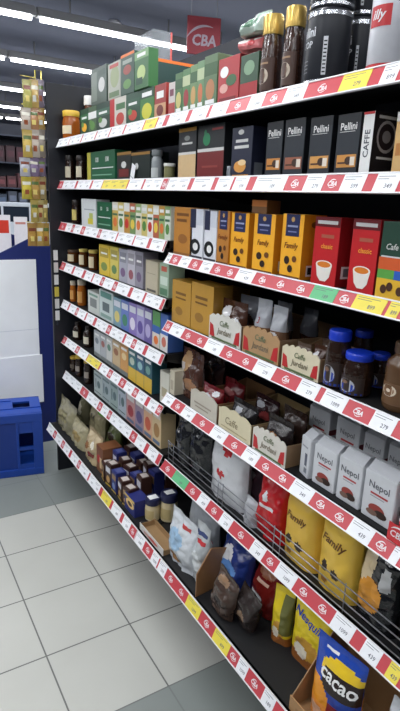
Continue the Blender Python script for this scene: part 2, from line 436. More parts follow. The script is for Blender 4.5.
def jar(name, label, cat, shelf, px0, px1, pyt, body, lid, lab=None, X=.966, group=None, lidh=.2, zb=None, neck=.8, labr=(.2, .62), art=None, pyb=None, clear=False, lidr=1.0):
    yc, w_, z0, hh = dims(shelf, px0, px1, pyt, X, pyb, zb)
    r = (w_*X/math.hypot(X, yc))/2   # the round outline is met square to the line of sight
    for _ in range(3): yc, w_, z0, hh = dims(shelf, px0, px1, pyt, X+r, pyb, zb); r = (w_*(X+r)/math.hypot(X+r, yc))/2
    r -= .0006
    if shelf != 'base' and yc > 2.6: yc = min(yc, YA-r-.004)
    o = empty(name, (X+r, yc, z0), (0, 0, FRONT)); tag(o, label, cat, group)
    bh = hh*(1-lidh)
    m = MB(); m.lathe([(r*.88, 0), (r*.98, bh*.04), (r, bh*.1), (r, bh*.74), (r*.96, bh*.85), (r*neck, bh*.95), (r*neck, bh)], body, 28); m.build('jar_body', o)
    m = MB(); lr = max(r*neck*1.06, r*lidr*.97)
    m.lathe([(lr*.98, bh+.0005), (lr, bh+hh*lidh*.15), (lr, hh-hh*lidh*.12), (lr*.93, hh)], lid, 28); m.build('lid', o)
    if lab is not None:
        m = MB(); N = 16; rr = r+.0006
        def cyl(a, z, e=0): return ((rr+e)*math.sin(a), -(rr+e)*math.cos(a), z)
        vs = []; fs = []
        for k in range(N+1):
            a = -1.25+2.5*k/N; vs += [cyl(a, bh*labr[0]), cyl(a, bh*labr[1])]
        for k in range(N): fs.append((2*k, 2*k+2, 2*k+3, 2*k+1))
        m.faces(vs, fs, lab, True)
        zc = bh*(labr[0]+labr[1])/2; lh = bh*(labr[1]-labr[0])
        for a in (art or ()):
            if a[0] == 'e': _, cu, cv, ru, rv, c = a; disc(m, lambda u, v: cyl(u*1.25, zc+v*lh/2, .0005), cu, cv, ru, rv, c)
            elif a[0] == 'r': _, u_0, v_0, u_1, v_1, c = a; m.faces([cyl(1.25*(u_0+(u_1-u_0)*k/6), zc+q*lh/2, .0004) for k in range(7) for q in (v_0, v_1)], [(2*k, 2*k+2, 2*k+3, 2*k+1) for k in range(6)], c)
            elif a[0] == 't': _, s, cu, cv, hh_, c = a; m.text(s, lambda p, q: cyl(cu*1.25+p/rr, zc+cv*lh/2+q, .0009), hh_*lh, c, 0, .015, rr*1.9)
        m.build('label', o)
    return o
def inside(a, u, v):
    if a[0] == 'r': return a[1] <= u <= a[3] and a[2] <= v <= a[4]
    if a[0] == 'e': return ((u-a[1])/a[3])**2+((v-a[2])/a[4])**2 <= 1
    return False
def bag_mesh(w, h, d, col, art=(), seal=.1, crumple=.006, seed=0, nu=28, nv=38, flat=.55, botw=.8, sealcol=None, topw=1.0, freq=22):
    mb = MB(); off = Vector((seed*3.17, seed*1.31, seed*.73))
    def P(v):
        if v > 1-seal: return .02
        t = v/(1-seal)
        return (botw+(1-botw)*min(1, t/.25))*(1-max(0, (t-flat)/(1-flat))**1.6*.96) if t > 0 else botw
    def S(u, v, sgn):
        x = u*w/2*(topw+(1-topw)*(1-v))*(1-.05*math.sin(math.pi*min(1, v/(1-seal))))
        th = d/2*(max(0, 1-abs(u)**3.2))**.55*P(v)+.0006
        p = Vector((x, sgn*th, v*h))
        n = noise.noise(p*freq+off)+.55*noise.noise(p*freq*2.3-off)
        edge = 1-abs(u)**6
        p.y += n*crumple*edge*(1 if v < 1-seal else .45)
        p.x += noise.noise(p*freq*.7+off*2)*crumple*.6
        p.z += noise.noise(p*freq*.6+off*3)*crumple*.5*(0 if v < .02 else 1)
        return p
    c0 = C(col); used = [c0]
    for sgn in (-1, 1):
        vs = []; fs = []; ms = []
        for j in range(nv+1):
            for i in range(nu+1): vs.append(tuple(S(-1+2*i/nu, j/nv, sgn)))
        for j in range(nv):
            for i in range(nu):
                a = j*(nu+1)+i; q = (a, a+1, a+nu+2, a+nu+1)
                fs.append(q if sgn < 0 else q[::-1])
                m = c0; uu, vv = (i+.5)/nu, (j+.5)/nv
                if sgn > 0: uu = 1-uu
                if sealcol is not None and vv > 1-seal: m = C(sealcol)
                for k in art:
                    if k[0] in 're' and inside(k, uu, vv): m = C(k[-1])
                ms.append(m)
        mb.faces(vs, fs, ms, True)
    # bottom and sides
    bot = [S(-1+2*i/nu, 0, -1) for i in range(nu+1)]+[S(1-2*i/nu, 0, 1) for i in range(nu+1)]
    mb.poly([tuple(p) for p in bot][::-1], c0)
    for u in (-1, 1):
        for j in range(nv):
            q = [S(u, j/nv, -1), S(u, j/nv, 1), S(u, (j+1)/nv, 1), S(u, (j+1)/nv, -1)]
            mb.poly([tuple(p) for p in (q if u > 0 else q[::-1])], c0)
    for a in art:
        if a[0] == 't':
            _, s, cu, cv, hh, c = a[:6]; sh = a[6] if len(a) > 6 else 0; tilt = a[7] if len(a) > 7 else 0
            ct, st = math.cos(tilt), math.sin(tilt)
            def fn(p, q):
                p, q = p*ct-q*st, p*st+q*ct
                u = (cu-.5)*2+p/(w/2); v = cv+q/h
                P0 = S(max(-1, min(1, u)), max(0, min(1, v)), -1); P0.y -= .0016
                return tuple(P0)
            mb.text(s, fn, hh*h, c, sh, .02, w*.85)
    return mb
_seed = [0]
def bag(name, label, cat, shelf, px0, px1, pyt, col, art=(), d=.06, X=.966, group=None, zb=None, pyb=None, yaw=0, lean=0, roll=0, hmax=None, yx=None, **k):
    yc, w_, z0, hh = dims(shelf, px0, px1, pyt, X, pyb, zb)
    if yx: yc, w_ = dims(shelf, px0, px1, pyt, yx, pyb, zb)[:2]
    if hmax: hh = min(hh, hmax)
    _seed[0] += 1
    o = bag_mesh(w_-.002, hh, d, col, art, seed=_seed[0], **k).build(name)
    # X is the plane of the front face at the bottom
    o.rotation_euler = Euler((lean, roll, FRONT+yaw), 'XYZ')
    dd = d/2*.9
    R3 = o.rotation_euler.to_matrix(); q = [R3 @ v.co for v in o.data.vertices]
    lo = [min(p[i] for p in q) for i in range(3)]; hi = [max(p[i] for p in q) for i in range(3)]
    ymax = YA-.012 if (shelf in 'CDEFG' or (shelf == 'base' and px0 < 135)) else YJ-.014
    xx = X+dd
    if shelf == 'f': xx = max(xx, .9665-lo[0])
    if shelf == 'base': xx = max(xx, .842-lo[0])
    o.location = (xx, min(yc, ymax-hi[1]) if shelf != 'A' else yc, z0-lo[2]+.0004)
    tag(o, label, cat, group)
    return o
def tray(name, label, shelf, px0, px1, pyt, col, art=(), d=.22, X=.963, side=None, crown=6, inner=(150, 120, 90), group=None, wallh=None, cat='display tray'):
    yc, w_, z0, hh = dims(shelf, px0, px1, pyt, X); w_ -= .004
    mb = MB(); t = .003; pts = [(-w_/2, 0), (w_/2, 0), (w_/2, hh*.82)]
    N = crown*4
    for k in range(N, -1, -1):
        u = k/max(N, 1); pts.append((-w_/2+w_*u*.96+w_*.02, hh*(.80+.12*math.sin(math.pi*u)+.08*abs(math.sin(math.pi*u*(crown or 1))))))
    pts.append((-w_/2, hh*.82))
    if not crown: pts = [(-w_/2, 0), (w_/2, 0), (w_/2, hh), (-w_/2, hh)]
    mb.prism(pts, 'y', 0, t, col)
    sh = wallh or hh*.75
    for x0, x1 in ((-w_/2, -w_/2+t), (w_/2-t, w_/2)):
        mb.prism([(t, 0), (d, 0), (d, sh*1.25), (d*.7, sh), (t, hh*.8)], 'x', x0, x1, side or inner)
    mb.box(-w_/2+t, w_/2-t, d-t, d, 0, sh*1.25, inner)
    mb.box(-w_/2+t, w_/2-t, t, d-t, 0, .002, inner)
    n = 0
    for a in art:
        n += 1; e = .0004+.0002*n; fn = lambda u, v: ((u-.5)*w_, -e, v*hh)
        if a[0] == 'r': mb.poly([fn(a[1], a[2]), fn(a[3], a[2]), fn(a[3], a[4]), fn(a[1], a[4])], a[5])
        elif a[0] == 'e': disc(mb, fn, a[1], a[2], a[3], a[4], a[5])
        elif a[0] == 'p': mb.poly([fn(*q) for q in a[1]], a[2])
        elif a[0] == 't': mb.text(a[1], lambda p, q: fn(a[2]+p/w_, a[3]+q/hh), a[4]*hh, a[5], a[6] if len(a) > 6 else 0, .015, w_*.7)
    o = mb.build(name, None, (X, yc, z0), (0, 0, FRONT)); tag(o, label, cat, group)
    return o
# ------------------------------------------------------------------ colours
K = (24, 25, 28); NAVY = (28, 34, 66); GOLD = (214, 150, 50); YEL = (240, 176, 50); CREAM = (222, 206, 172); BR = (74, 44, 28); DKBR = (46, 30, 24)
WH = (232, 232, 230); OFF = (205, 205, 202); GRN = (44, 104, 62); DGRN = (26, 70, 48); LGRN = (96, 142, 74); REDC = (184, 32, 38); ORA = (226, 116, 44); SIL = (176, 178, 182)
BARC = [('Sr', .25, .05, .85, .22, WH), ('Sr', .32, .08, .5, .19, K), ('Sr', .55, .08, .62, .19, K), ('Sr', .68, .08, .8, .19, K)]
DARKGLASS = mat((40, 24, 16), .12, 0, .2, 90, spec=.7)
GOLDM = mat((206, 172, 92), .3, .6)
SILM = mat((206, 208, 212), .22, .9)
BLKT = mat((36, 38, 44), .35)
def series(n, a, b): return [a+(b-a)*k/n for k in range(n+1)]

# ---- top shelf, far bay
jar('honey_jar', 'amber honey jar with a yellow lid at the far end of the top shelf', 'jar', 'A', 60, 77.5, 112, mat((160, 84, 26), .15, 0, .2, 60), mat((220, 180, 60), .4), mat(CREAM, .5), labr=(.25, .6), neck=.9, lidr=1, X=.953)
jar('honey_jar', 'dark jar with a white lid standing behind the amber honey jar', 'jar', 'A', 74, 84, 100, mat((90, 50, 30), .2), mat((226, 224, 220), .4), mat((200, 180, 150), .5), X=1.075)
TG = 'tea boxes on the top shelf'
hL = dims('A', 126, 140, 92.5, .966)[3]
def lower(px0, px1, col, art, lab): return carton('tea_box', lab, 'tea box', 'A', px0, px1, 93, col, art, d=.2, group=TG, zb=deck('A')+.0006, hmax=hL) if False else _low(px0, px1, col, art, lab)
def _low(px0, px1, col, art, lab, h=None):
    zm = deck('A')+.05; ya, yb = Y(px0, .966, zm), Y(px1, .966, zm)
    o = box_mesh(ya-yb-.0012, .2, (h or hL), col, art).build('tea_box', None, (.966, (ya+yb)/2, deck('A')+.0006), (0, 0, FRONT))
    tag(o, lab, 'tea box', TG)
LEAF = lambda c1, c2: [('r', 0, .55, 1, .8, c1), ('e', .5, .3, .3, .16, c2), ('e', .3, .42, .15, .1, LGRN), ('r', .2, .62, .8, .7, WH)]
lower(80.5, 88.5, DGRN, LEAF(GRN, YEL), 'dark green tea box with a yellow print, lower tier by the honey jars')
lower(88.5, 96.5, (70, 96, 70), LEAF(WH, LGRN), 'grey green tea box with a white band, lower tier, second from the honey jars')
lower(96.5, 110, (32, 62, 52), LEAF((60, 100, 80), OFF), 'dark teal tea box, lower tier under the grey green upper box')
lower(110, 126, (206, 200, 190), [('r', .0, .0, .3, 1, REDC), ('r', .4, .6, .95, .8, (70, 110, 70)), ('e', .65, .3, .25, .2, (186, 60, 50))], 'white tea box with a red stripe and cherry print, lower tier')
lower(126, 140, DGRN, LEAF((30, 80, 54), (190, 60, 44)), 'dark green tea box with a red fruit print, lower tier')
lower(140, 154, (58, 118, 56), [('r', 0, .7, 1, 1, DGRN), ('e', .5, .32, .36, .24, (200, 196, 60)), ('r', .15, .75, .85, .88, WH)], 'bright green tea box with a lemon print, lower tier beside the red box')
_low(154.4, 166, (150, 46, 40), [('r', 0, .0, 1, .45, (196, 150, 110)), ('r', .2, .6, .8, .8, WH), ('e', .5, .25, .3, .16, (110, 40, 30))], 'red brown tea box closing the far bay lower tier', hL*.98)
zU = deck('A')+.0006+hL+.0008
def upper(px0, px1, pyt, col, art, lab, X=.966, d=.09, **k): return carton('tea_box', lab, 'tea box', 'A', px0, px1, pyt, col, art, d=d, X=X, group=TG, zb=zU, **k)
upper(91, 106.5, 67, (78, 92, 84), [('r', .05, .1, .4, .9, (120, 130, 120)), ('e', .7, .5, .2, .2, OFF), ('r', .5, .75, .95, .9, (60, 80, 70))], 'grey green tea box at the far end of the upper tier')
upper(120.8, 134.2, 53, (34, 70, 54), [('r', 0, .93, 1, 1, ORA), ('e', .5, .6, .3, .12, (150, 60, 46)), ('r', .15, .75, .85, .85, (150, 160, 150)), ('e', .5, .25, .3, .12, LGRN)], 'dark green tea box with an orange top edge on the upper tier', d=.055)
upper(108, 120.5, 62, (172, 174, 162), [('e', .55, .6, .35, .3, (150, 160, 120)), ('r', .1, .05, .9, .2, (96, 120, 84)), ('r', .15, .85, .85, .95, (180, 60, 50))], 'white tea box with leaf print on the upper tier', d=.055)
yU0 = Y(120.5, 1.03, zU+.06); yU1 = 2.10
bm_ = MB(); wU = yU0-yU1; hU = 2.162-zU
bm_.box(-wU/2, wU/2, 0, .2, 0, hU, (38, 66, 62), .0015)
for q in ((-wU/2-.001, wU/2+.001, -.001, .012, hU-.010, hU+.001), (wU/2-.010, wU/2+.001, -.001, .2, hU-.010, hU+.001), (-wU/2-.001, -wU/2+.008, -.001, .01, 0, hU)): bm_.box(*q, ORA)
bm_.poly([(-wU*.3, -.0012, hU*.2), (wU*.1, -.0012, hU*.2), (wU*.1, -.0012, hU*.5), (-wU*.3, -.0012, hU*.5)], OFF)
tag(bm_.build('tea_carton', None, (1.03, (yU0+yU1)/2, zU), (0, 0, FRONT)), 'large dark teal carton with orange edges behind the bright green upper box', 'tea box', TG)
upper(134.5, 148.5, 50, (52, 104, 56), [('r', 0, .78, 1, 1, (120, 160, 110)), ('e', .5, .42, .3, .2, (180, 200, 130)), ('r', .12, .12, .6, .3, DGRN), ('r', .2, .84, .8, .93, WH)], 'bright green tea box standing foremost on the upper tier', X=.958, d=.04)
CLEAR = bpy.data.materials.new('clear_plastic'); CLEAR.use_nodes = True
_n = CLEAR.node_tree; _b = _n.nodes['Principled BSDF']; _b.inputs['Base Color'].default_value = (.34, .37, .4, 1); _b.inputs['Roughness'].default_value = .15
_t = _n.nodes.new('ShaderNodeBsdfTransparent'); _m = _n.nodes.new('ShaderNodeMixShader'); _m.inputs[0].default_value = .26
_n.links.new(_t.outputs[0], _m.inputs[1]); _n.links.new(_b.outputs[0], _m.inputs[2]); _n.links.new(_m.outputs[0], _n.nodes['Material Output'].inputs[0])
bm_ = MB(); ex0, ex1, ey0, ey1, ez0, ez1 = 1.034, 1.115, 2.105, 2.275, 2.1645, 2.262
bm_.box(ex0, ex1, ey0, ey0+.003, ez0, ez1, CLEAR); bm_.box(ex0, ex1, ey1-.003, ey1, ez0, ez1, CLEAR); bm_.box(ex0, ex0+.003, ey0+.003, ey1-.003, ez0, ez1, CLEAR); bm_.box(ex1-.003, ex1, ey0+.003, ey1-.003, ez0, ez1, CLEAR)
bm_.box(ex0+.003, ex1-.003, ey0+.003, ey1-.003, ez1-.004, ez1, CLEAR)
ac = bm_.build('clear_box')
bm_ = MB(); bm_.box(ex1-.006, ex1+.001, ey0-.0015, ey0-.0002, ez0, ez1, mat((214, 96, 90), .4)); tag(bm_.build('edge_strip', ac), 'red edge strip')
tag(ac, 'clear plastic box with a red edge lying on the orange edged carton', 'clear box')

# ---- top shelf, near bay
_low(168.5, 175, (200, 190, 186), [('r', 0, 0, 1, .4, (170, 60, 56)), ('r', .2, .6, .8, .8, (120, 60, 80))], 'white and red tea box at the start of the near bay top shelf', hL*.92)
for k, (a, b, t) in enumerate(((175, 182.5, 73), (182.5, 190, 69), (190, 197, 65), (197, 204, 61), (204, 217, 55))):
    carton('tea_box', f'{["green", "green", "pale green", "pale green", "grey green"][k]} tea box with leaf print, {ORD[k]} of five in the near bay top row', 'tea box', 'A', a, b, t, [(70, 110, 66), (84, 124, 80), (110, 140, 96), (104, 138, 100), (92, 116, 84)][k],
           [('r', 0, .62, 1, .85, [(44, 84, 50), (180, 190, 150), (60, 96, 60), (176, 190, 150), (60, 90, 56)][k]), ('e', .5, .35, .34, .2, [(200, 190, 120), (150, 50, 50), (190, 150, 90), (190, 110, 70), (176, 120, 80)][k]), ('r', .15, .08, .85, .16, WH)], d=.09, group=TG)
PAT = [('e', .3, .7, .2, .12, WH), ('e', .65, .5, .25, .12, (60, 96, 60)), ('e', .3, .35, .2, .1, (214, 160, 150)), ('r', .1, .05, .9, .15, (120, 30, 34))]
carton('tea_box', 'red gift tea box with white and green festive print beside the green boxes', 'tea box', 'A', 218, 239, 57, (170, 56, 58), PAT, d=.09, group=TG)
carton('tea_box', 'dark green gift tea box with a red base, beside the gold lidded jars', 'tea box', 'A', 240, 258, 54, (52, 78, 58), [('r', 0, 0, 1, .38, (158, 40, 44)), ('e', .5, .7, .3, .16, (120, 150, 120))], d=.09, group=TG, hmax=.135)
zT = max(TOPS['red gift tea box with white and green festive print beside the green boxes'][0], TOPS['dark green gift tea box with a red base, beside the gold lidded jars'][0])+.001
bag('sweet_bag', 'clear bag of red wrapped sweets lying on the gift tea boxes', 'bag', 'A', 236, 258, 35, film((198, 110, 112)), [('e', .3, .6, .2, .2, film((226, 220, 216))), ('e', .7, .4, .15, .2, film((170, 50, 56))), ('e', .75, .75, .15, .12, film((224, 226, 222)))], d=.07, X=.965, zb=zT, crumple=.012)
zT2 = zT+dims('A', 236, 258, 35, .965, zb=zT)[3]+.002
bag('sweet_bag', 'silver and green foil bag topmost above the gift tea boxes', 'bag', 'A', 238, 263, 13, film((164, 182, 170)), [('e', .5, .5, .3, .2, film((92, 128, 104))), ('e', .25, .75, .15, .12, film((226, 230, 228)))], d=.07, X=.966, zb=zT2, crumple=.014)
for a, b, t, lb in ((261, 283, 17, 'gold lidded coffee jar with a diamond label, beside the gift tea boxes'), (283, 305, 9, 'gold lidded coffee jar with a diamond label, beside the tall black can')):
    jar('coffee_jar', lb, 'coffee jar', 'A', a, b, t, mat((58, 36, 28), .12, 0, .2, 80, spec=.8), GOLDM, mat((70, 46, 36), .35), labr=(.1, .62), lidh=.24, neck=.86, lidr=1,
        art=[('e', 0, -.1, .55, .5, (182, 168, 150)), ('e', 0, -.1, .35, .3, (90, 62, 48)), ('r', -.5, .62, .5, .74, (150, 120, 90))], group='gold lidded coffee jars')
def can(label, px0, px1, t, X, zb=None, txt=True, body=BLKT, hfix=None):
    yc, w_, z0, hh = dims('A', px0, px1, t, X, None, zb); r = (w_*X/math.hypot(X, yc))/2
    for _ in range(3): yc, w_, z0, hh = dims('A', px0, px1, t, X+r, None, zb); r = (w_*(X+r)/math.hypot(X+r, yc))/2
    r -= .0008
    o = empty('coffee_tin', (X+r, yc, z0), (0, 0, FRONT)); tag(o, label, 'coffee tin', 'round coffee tins')
    m = MB(); m.lathe([(r*.97, 0), (r, .003), (r, hh*.9)], body, 32)
    m.lathe([(r+.001, .004), (r+.001, .011)], SILM, 32, cap=False)
    if txt:
        cy = lambda a, z, e=.0008: ((r+e)*math.sin(a), -(r+e)*math.cos(a), z)
        m.text('Pellini', lambda p, q: cy(-.35+p/r, hh*.70+q), hh*.13, mat((200, 202, 208), .4), 0, .02, r*1.1)
        m.text('TOP', lambda p, q: cy(-.3+p/r, hh*.54+q), hh*.09, mat((200, 202, 208), .4), 0, .02)
        for k in range(4): m.faces([cy(-.55+.1*j, hh*(.32-.05*k)+z) for j in range(5) for z in (0, .0018)], [(2*j, 2*j+2, 2*j+3, 2*j+1) for j in range(4)], mat((150, 152, 158), .5))
        m.faces([cy(.62+.1*j, z) for j in range(3) for z in (hh*.12, hh*.62)], [(2*j, 2*j+2, 2*j+3, 2*j+1) for j in range(2)], mat((206, 208, 212), .5))
        for k in range(9): m.faces([cy(.65+.07*j, hh*(.15+.05*k)+z, .0014) for j in range(3) for z in (0, .003)], [(2*j, 2*j+2, 2*j+3, 2*j+1) for j in range(2)], K)
    m.build('can_body', o)
    m = MB(); m.lathe([(r+.0012, hh*.902), (r+.0012, hh*.955)], SILM, 32, cap=False); m.lathe([(r, hh*.9012), (r, hh*.97), (r*.93, hh)], body, 32); m.build('lid', o)
    return o, z0+hh, yc, r
c1, zc1, yc1, r1 = can('large black coffee tin with silver rims, foremost on the top shelf', 306, 351.5, 14, .958)
m0 = copy_tree(c1); m0.location = (c1.location.x+.002, c1.location.y, zc1+.001); tag(m0, 'black coffee tin stacked on the foremost large black tin', 'coffee tin', 'round coffee tins')
c2, zc2, _, _ = can('black coffee tin standing back between the large black tin and the silver tin', 344, 372, 21, 1.09)
m0 = copy_tree(c2); m0.location = (c2.location.x, c2.location.y, zc2+.001); tag(m0, 'black coffee tin stacked on the tin that stands back', 'coffee tin', 'round coffee tins')
yc, w_, z0, hh = dims('A', 370, 412, -30, .96); r = w_*.96/math.hypot(.96, yc)/2
yc, w_, z0, hh = dims('A', 370, 412, -30, .96+r); r = w_*(.96+r)/math.hypot(.96+r, yc)/2
o = empty('coffee_tin', (.96+r, yc, z0), (0, 0, FRONT)); tag(o, 'silver coffee tin with a red square badge at the near end of the top shelf', 'coffee tin', 'round coffee tins')
SILC = mat((214, 215, 220), .3, .35)
m = MB(); m.lathe([(r*.97, 0), (r, .003), (r, hh*.88)], SILC, 32); m.lathe([(r+.0008, .004), (r+.0008, hh*.07)], REDC, 32, cap=False)
cy = lambda a, z, e=.0008: ((r+e)*math.sin(a), -(r+e)*math.cos(a), z)
m.faces([cy(-.45+.15*j, z) for j in range(9) for z in (hh*.42, hh*.62)], [(2*j, 2*j+2, 2*j+3, 2*j+1) for j in range(8)], REDC)
m.text('illy', lambda p, q: cy(.12+p/r, hh*.52+q, .0016), hh*.12, WHITE, .25, .02)
m.build('can_body', o)
m = MB(); m.lathe([(r*.9, hh*.881), (r*.9, hh*.93), (r, hh*.94), (r, hh)], SILM, 32); m.build('lid', o)

# ---- second shelf
for k, (a, b) in enumerate(((65.5, 76), (76.2, 87))):
    jar('cocoa_jar', ['dark jar with a cream label at the far end of the second shelf', 'dark jar with a cream label touching the yellow sided green box, second shelf'][k], 'jar', 'B', a, b, 155.5, DARKGLASS, mat((40, 34, 32), .4), mat((206, 196, 172), .5), labr=(.2, .72), neck=.9, lidr=1)
carton('tea_box', 'green tea box with a yellow edge and white figures, second shelf', 'tea box', 'B', 87.3, 115, 151, (30, 92, 62), [('r', 0, 0, .14, 1, (186, 178, 70)), ('t', '100', .38, .72, .17, WH), ('t', '100', .74, .72, .17, WH), ('r', .2, .42, .95, .45, WH), ('r', .2, .18, .9, .22, (120, 170, 140))], d=.08)
carton('tea_box', 'black tea box with gold top edge and red print beside the green box, second shelf', 'tea box', 'B', 117, 131, 152, (34, 38, 36), [('r', 0, .9, 1, 1, (150, 110, 50)), ('e', .5, .55, .18, .12, OFF), ('r', .15, .12, .85, .4, (112, 40, 38))], d=.08)
carton('tea_box', 'black tea box with gold top edge behind the leaning price card, second shelf', 'tea box', 'B', 131.3, 150, 152, (22, 34, 30), [('r', 0, .9, 1, 1, (150, 110, 50)), ('e', .3, .5, .1, .12, OFF)], d=.08)
jar('glass_jar', 'pale grey frosted jar near the bay joint on the second shelf', 'jar', 'B', 151.5, 163.5, 150, mat((150, 156, 158), .2), mat((120, 126, 128), .3), labr=(.1, .5), neck=.75, lab=mat((190, 194, 192), .4))
jar('tea_tin', 'small olive tin with a white lid at the end of the far bay, second shelf', 'tin', 'B', 164, 175.5, 163.5, mat((120, 118, 78), .4), mat((214, 214, 208), .4), neck=1, X=.963)
bag('coffee_bag', 'dark grey blue bag leaning behind the small olive tin', 'coffee bag', 'B', 168, 178, 131, film((76, 82, 104)), d=.05, X=1.04, art=[('r', .3, .2, .6, .8, film((130, 136, 150)))])
h = MB(); h.box(-.018, .018, 0, .0012, 0, .062, mat((236, 236, 238), .5)); h.box(-.018, .018, -.0006, -.0001, .01, .012, INK)
tag(h.build('shelf_card', None, (.958, Y(131.5, .958, 1.72), deck('B')+.0006), (0, .38, FRONT)), 'white card leaning askew on the second shelf before the black boxes', 'card')
CG = 'coffee packs on the second shelf of the near bay'
carton('coffee_box', 'black over cream coffee box at the start of the near bay second shelf', 'coffee box', 'B', 178.5, 196, 128, (36, 38, 42), [('r', 0, 0, 1, .48, (206, 176, 132)), ('r', 0, .48, 1, .53, OFF), ('r', 0, .93, 1, 1, (190, 140, 60)), ('r', .2, .68, .8, .72, OFF), ('e', .5, .8, .16, .05, (130, 134, 130))], d=.08, group=CG)
carton('coffee_box', 'black over dark red coffee box with a green emblem, second shelf', 'coffee box', 'B', 197.5, 224, 124, (30, 34, 36), [('r', 0, 0, 1, .5, (112, 34, 34)), ('r', 0, .5, 1, .56, OFF), ('e', .35, .73, .14, .12, (40, 130, 84)), ('e', .3, .85, .05, .06, (40, 130, 84)), ('r', .55, .88, .95, .92, (140, 40, 40)), ('r', .2, .2, .8, .24, (140, 60, 54))], d=.08, group=CG)
carton('coffee_stick', 'slim silver pack standing beside the dark red coffee box', 'coffee pack', 'B', 226.5, 229.5, 166, (170, 174, 178), [('r', .2, .2, .8, .8, (110, 114, 120))], d=.03, group=CG)
carton('coffee_box', 'navy coffee box with white lettering and gold cup print, second shelf', 'coffee box', 'B', 231.5, 252, 127, (34, 38, 58), [('e', .45, .22, .3, .12, (214, 150, 70)), ('e', .55, .30, .2, .06, (230, 200, 150)), ('r', .2, .7, .8, .76, OFF), ('r', .15, .58, .85, .64, OFF), ('e', .45, .9, .14, .05, OFF), ('r', .1, .02, .9, .06, (200, 140, 60)), ('Sr', .2, .05, .8, .3, (120, 124, 130))], d=.05, group=CG)
pel = None
for k, (a, b, t) in enumerate(((266, 282, 122), (284, 304, 119), (309, 331, 117), (336, 359, 114))):
    acc = [(196, 130, 60), (150, 92, 70), (206, 150, 80), (200, 140, 70)][k]
    carton('coffee_box', f'slate black coffee box with white lettering, {ORD[k]} of four from the navy box', 'coffee box', 'B', a, b, t, (40, 45, 52), [('r', 0, .84, 1, 1, (28, 31, 36)), ('t', 'Pellini', .5, .80, .12, WH), ('r', .12, .71, .8, .72, OFF), ('r', .1, .13, .95, .34, acc), ('e', .62, .24, .16, .07, (60, 40, 30)), ('r', .7, .16, .9, .3, (224, 214, 200)), ('r', .15, .19, .5, .22, BR), ('Sr', 0, .0, 1, 1, (26, 28, 32)), ('Se', .5, .4, .2, .03, OFF)], d=.065, group=CG)
carton('coffee_box', 'black coffee box with a white lettered spine and round white emblem, second shelf', 'coffee box', 'B', 361, 372, 112, WH, [('v', 'CAFFE', .5, .5, .5, (70, 74, 82)), ('r', 0, .96, 1, 1, REDC), ('Sr', 0, 0, 1, 1, (34, 30, 34)), ('Se', .5, .62, .36, .26, (176, 172, 174)), ('Se', .5, .62, .30, .21, (44, 34, 38)), ('Se', .5, .62, .16, .10, (150, 146, 148)), ('Sr', .15, .9, .85, .95, WH), ('Sr', .2, .26, .8, .3, WH), ('Sr', .9, 0, 1, 1, (120, 34, 36))], d=.085, group=CG)
carton('coffee_box', 'beige coffee box at the near end of the second shelf', 'coffee box', 'B', 394, 418, 111, (206, 168, 110), [('r', 0, .85, 1, 1, OFF), ('r', .1, .3, .9, .5, (180, 120, 60))], d=.08, group=CG)
carton('coffee_box', 'dark grey coffee pack standing back behind the emblem box', 'coffee box', 'B', 372, 392, 92, (52, 54, 62), [('r', .2, .4, .8, .6, (130, 130, 136))], d=.06, X=1.1, group=CG)

# ---- third shelf
jar('cocoa_jar', 'dark jar with a pale yellow label at the far end of the third shelf', 'jar', 'C', 72, 81, 200, DARKGLASS, mat((40, 30, 26), .4), mat((206, 186, 110), .5), labr=(.2, .75), neck=.9, lidr=1)
carton('tea_box', 'white tea box with a yellow patch beside the dark jar, third shelf', 'tea box', 'C', 81.5, 96, 199, (214, 218, 220), [('r', .45, .1, .8, .3, (214, 200, 70)), ('r', .2, .6, .9, .64, (150, 160, 170)), ('r', .55, .3, .8, .5, (180, 190, 110))], d=.07)
carton('tea_box', 'dark green tea box with white figures, third shelf', 'tea box', 'C', 97, 112, 202, (24, 92, 62), [('t', '50', .3, .75, .14, WH), ('t', '50', .72, .75, .14, WH), ('r', .1, .42, .9, .45, WH), ('r', .1, .15, .9, .2, (120, 170, 140))], d=.07)
cols = [(206, 176, 92), (226, 226, 214), (196, 150, 70), (120, 150, 96), (226, 222, 206), (214, 196, 120), (232, 232, 226), (188, 104, 74), (150, 176, 116), (216, 220, 206)]
nm = ['ochre', 'white', 'amber', 'leaf green', 'cream', 'straw yellow', 'bright white', 'terracotta', 'pale green', 'greenish white']
xs = series(10, 112.3, 170.5)
for k in range(10):
    c = cols[k]
    carton('tea_box', f'slim {nm[k]} tea box in the row of slim boxes, third shelf', 'tea box', 'C', xs[k], xs[k+1], 202+.5*k, c, [('r', 0, .72, 1, 1, cols[(k+4) % 10]), ('e', .5, .32, .34, .16, [(220, 120, 60), (90, 140, 70), (200, 60, 50), (230, 200, 80)][k % 4]), ('r', .15, .8, .85, .9, WH), ('r', .1, .55, .9, .62, (70, 110, 80))], d=.07, group='slim tea boxes on the third shelf')
G3 = 'coffee packs on the third shelf of the near bay'
carton('coffee_box', 'golden brown coffee pack at the start of the near bay third shelf', 'coffee pack', 'c', 170.5, 188.5, 207, (186, 126, 54), [('r', .15, .82, .8, .88, (120, 76, 34)), ('r', .15, .7, .7, .76, (120, 76, 34)), ('e', .5, .35, .25, .1, (150, 96, 44)), ('r', 0, 0, 1, .06, (150, 100, 50))], d=.065, group=G3)
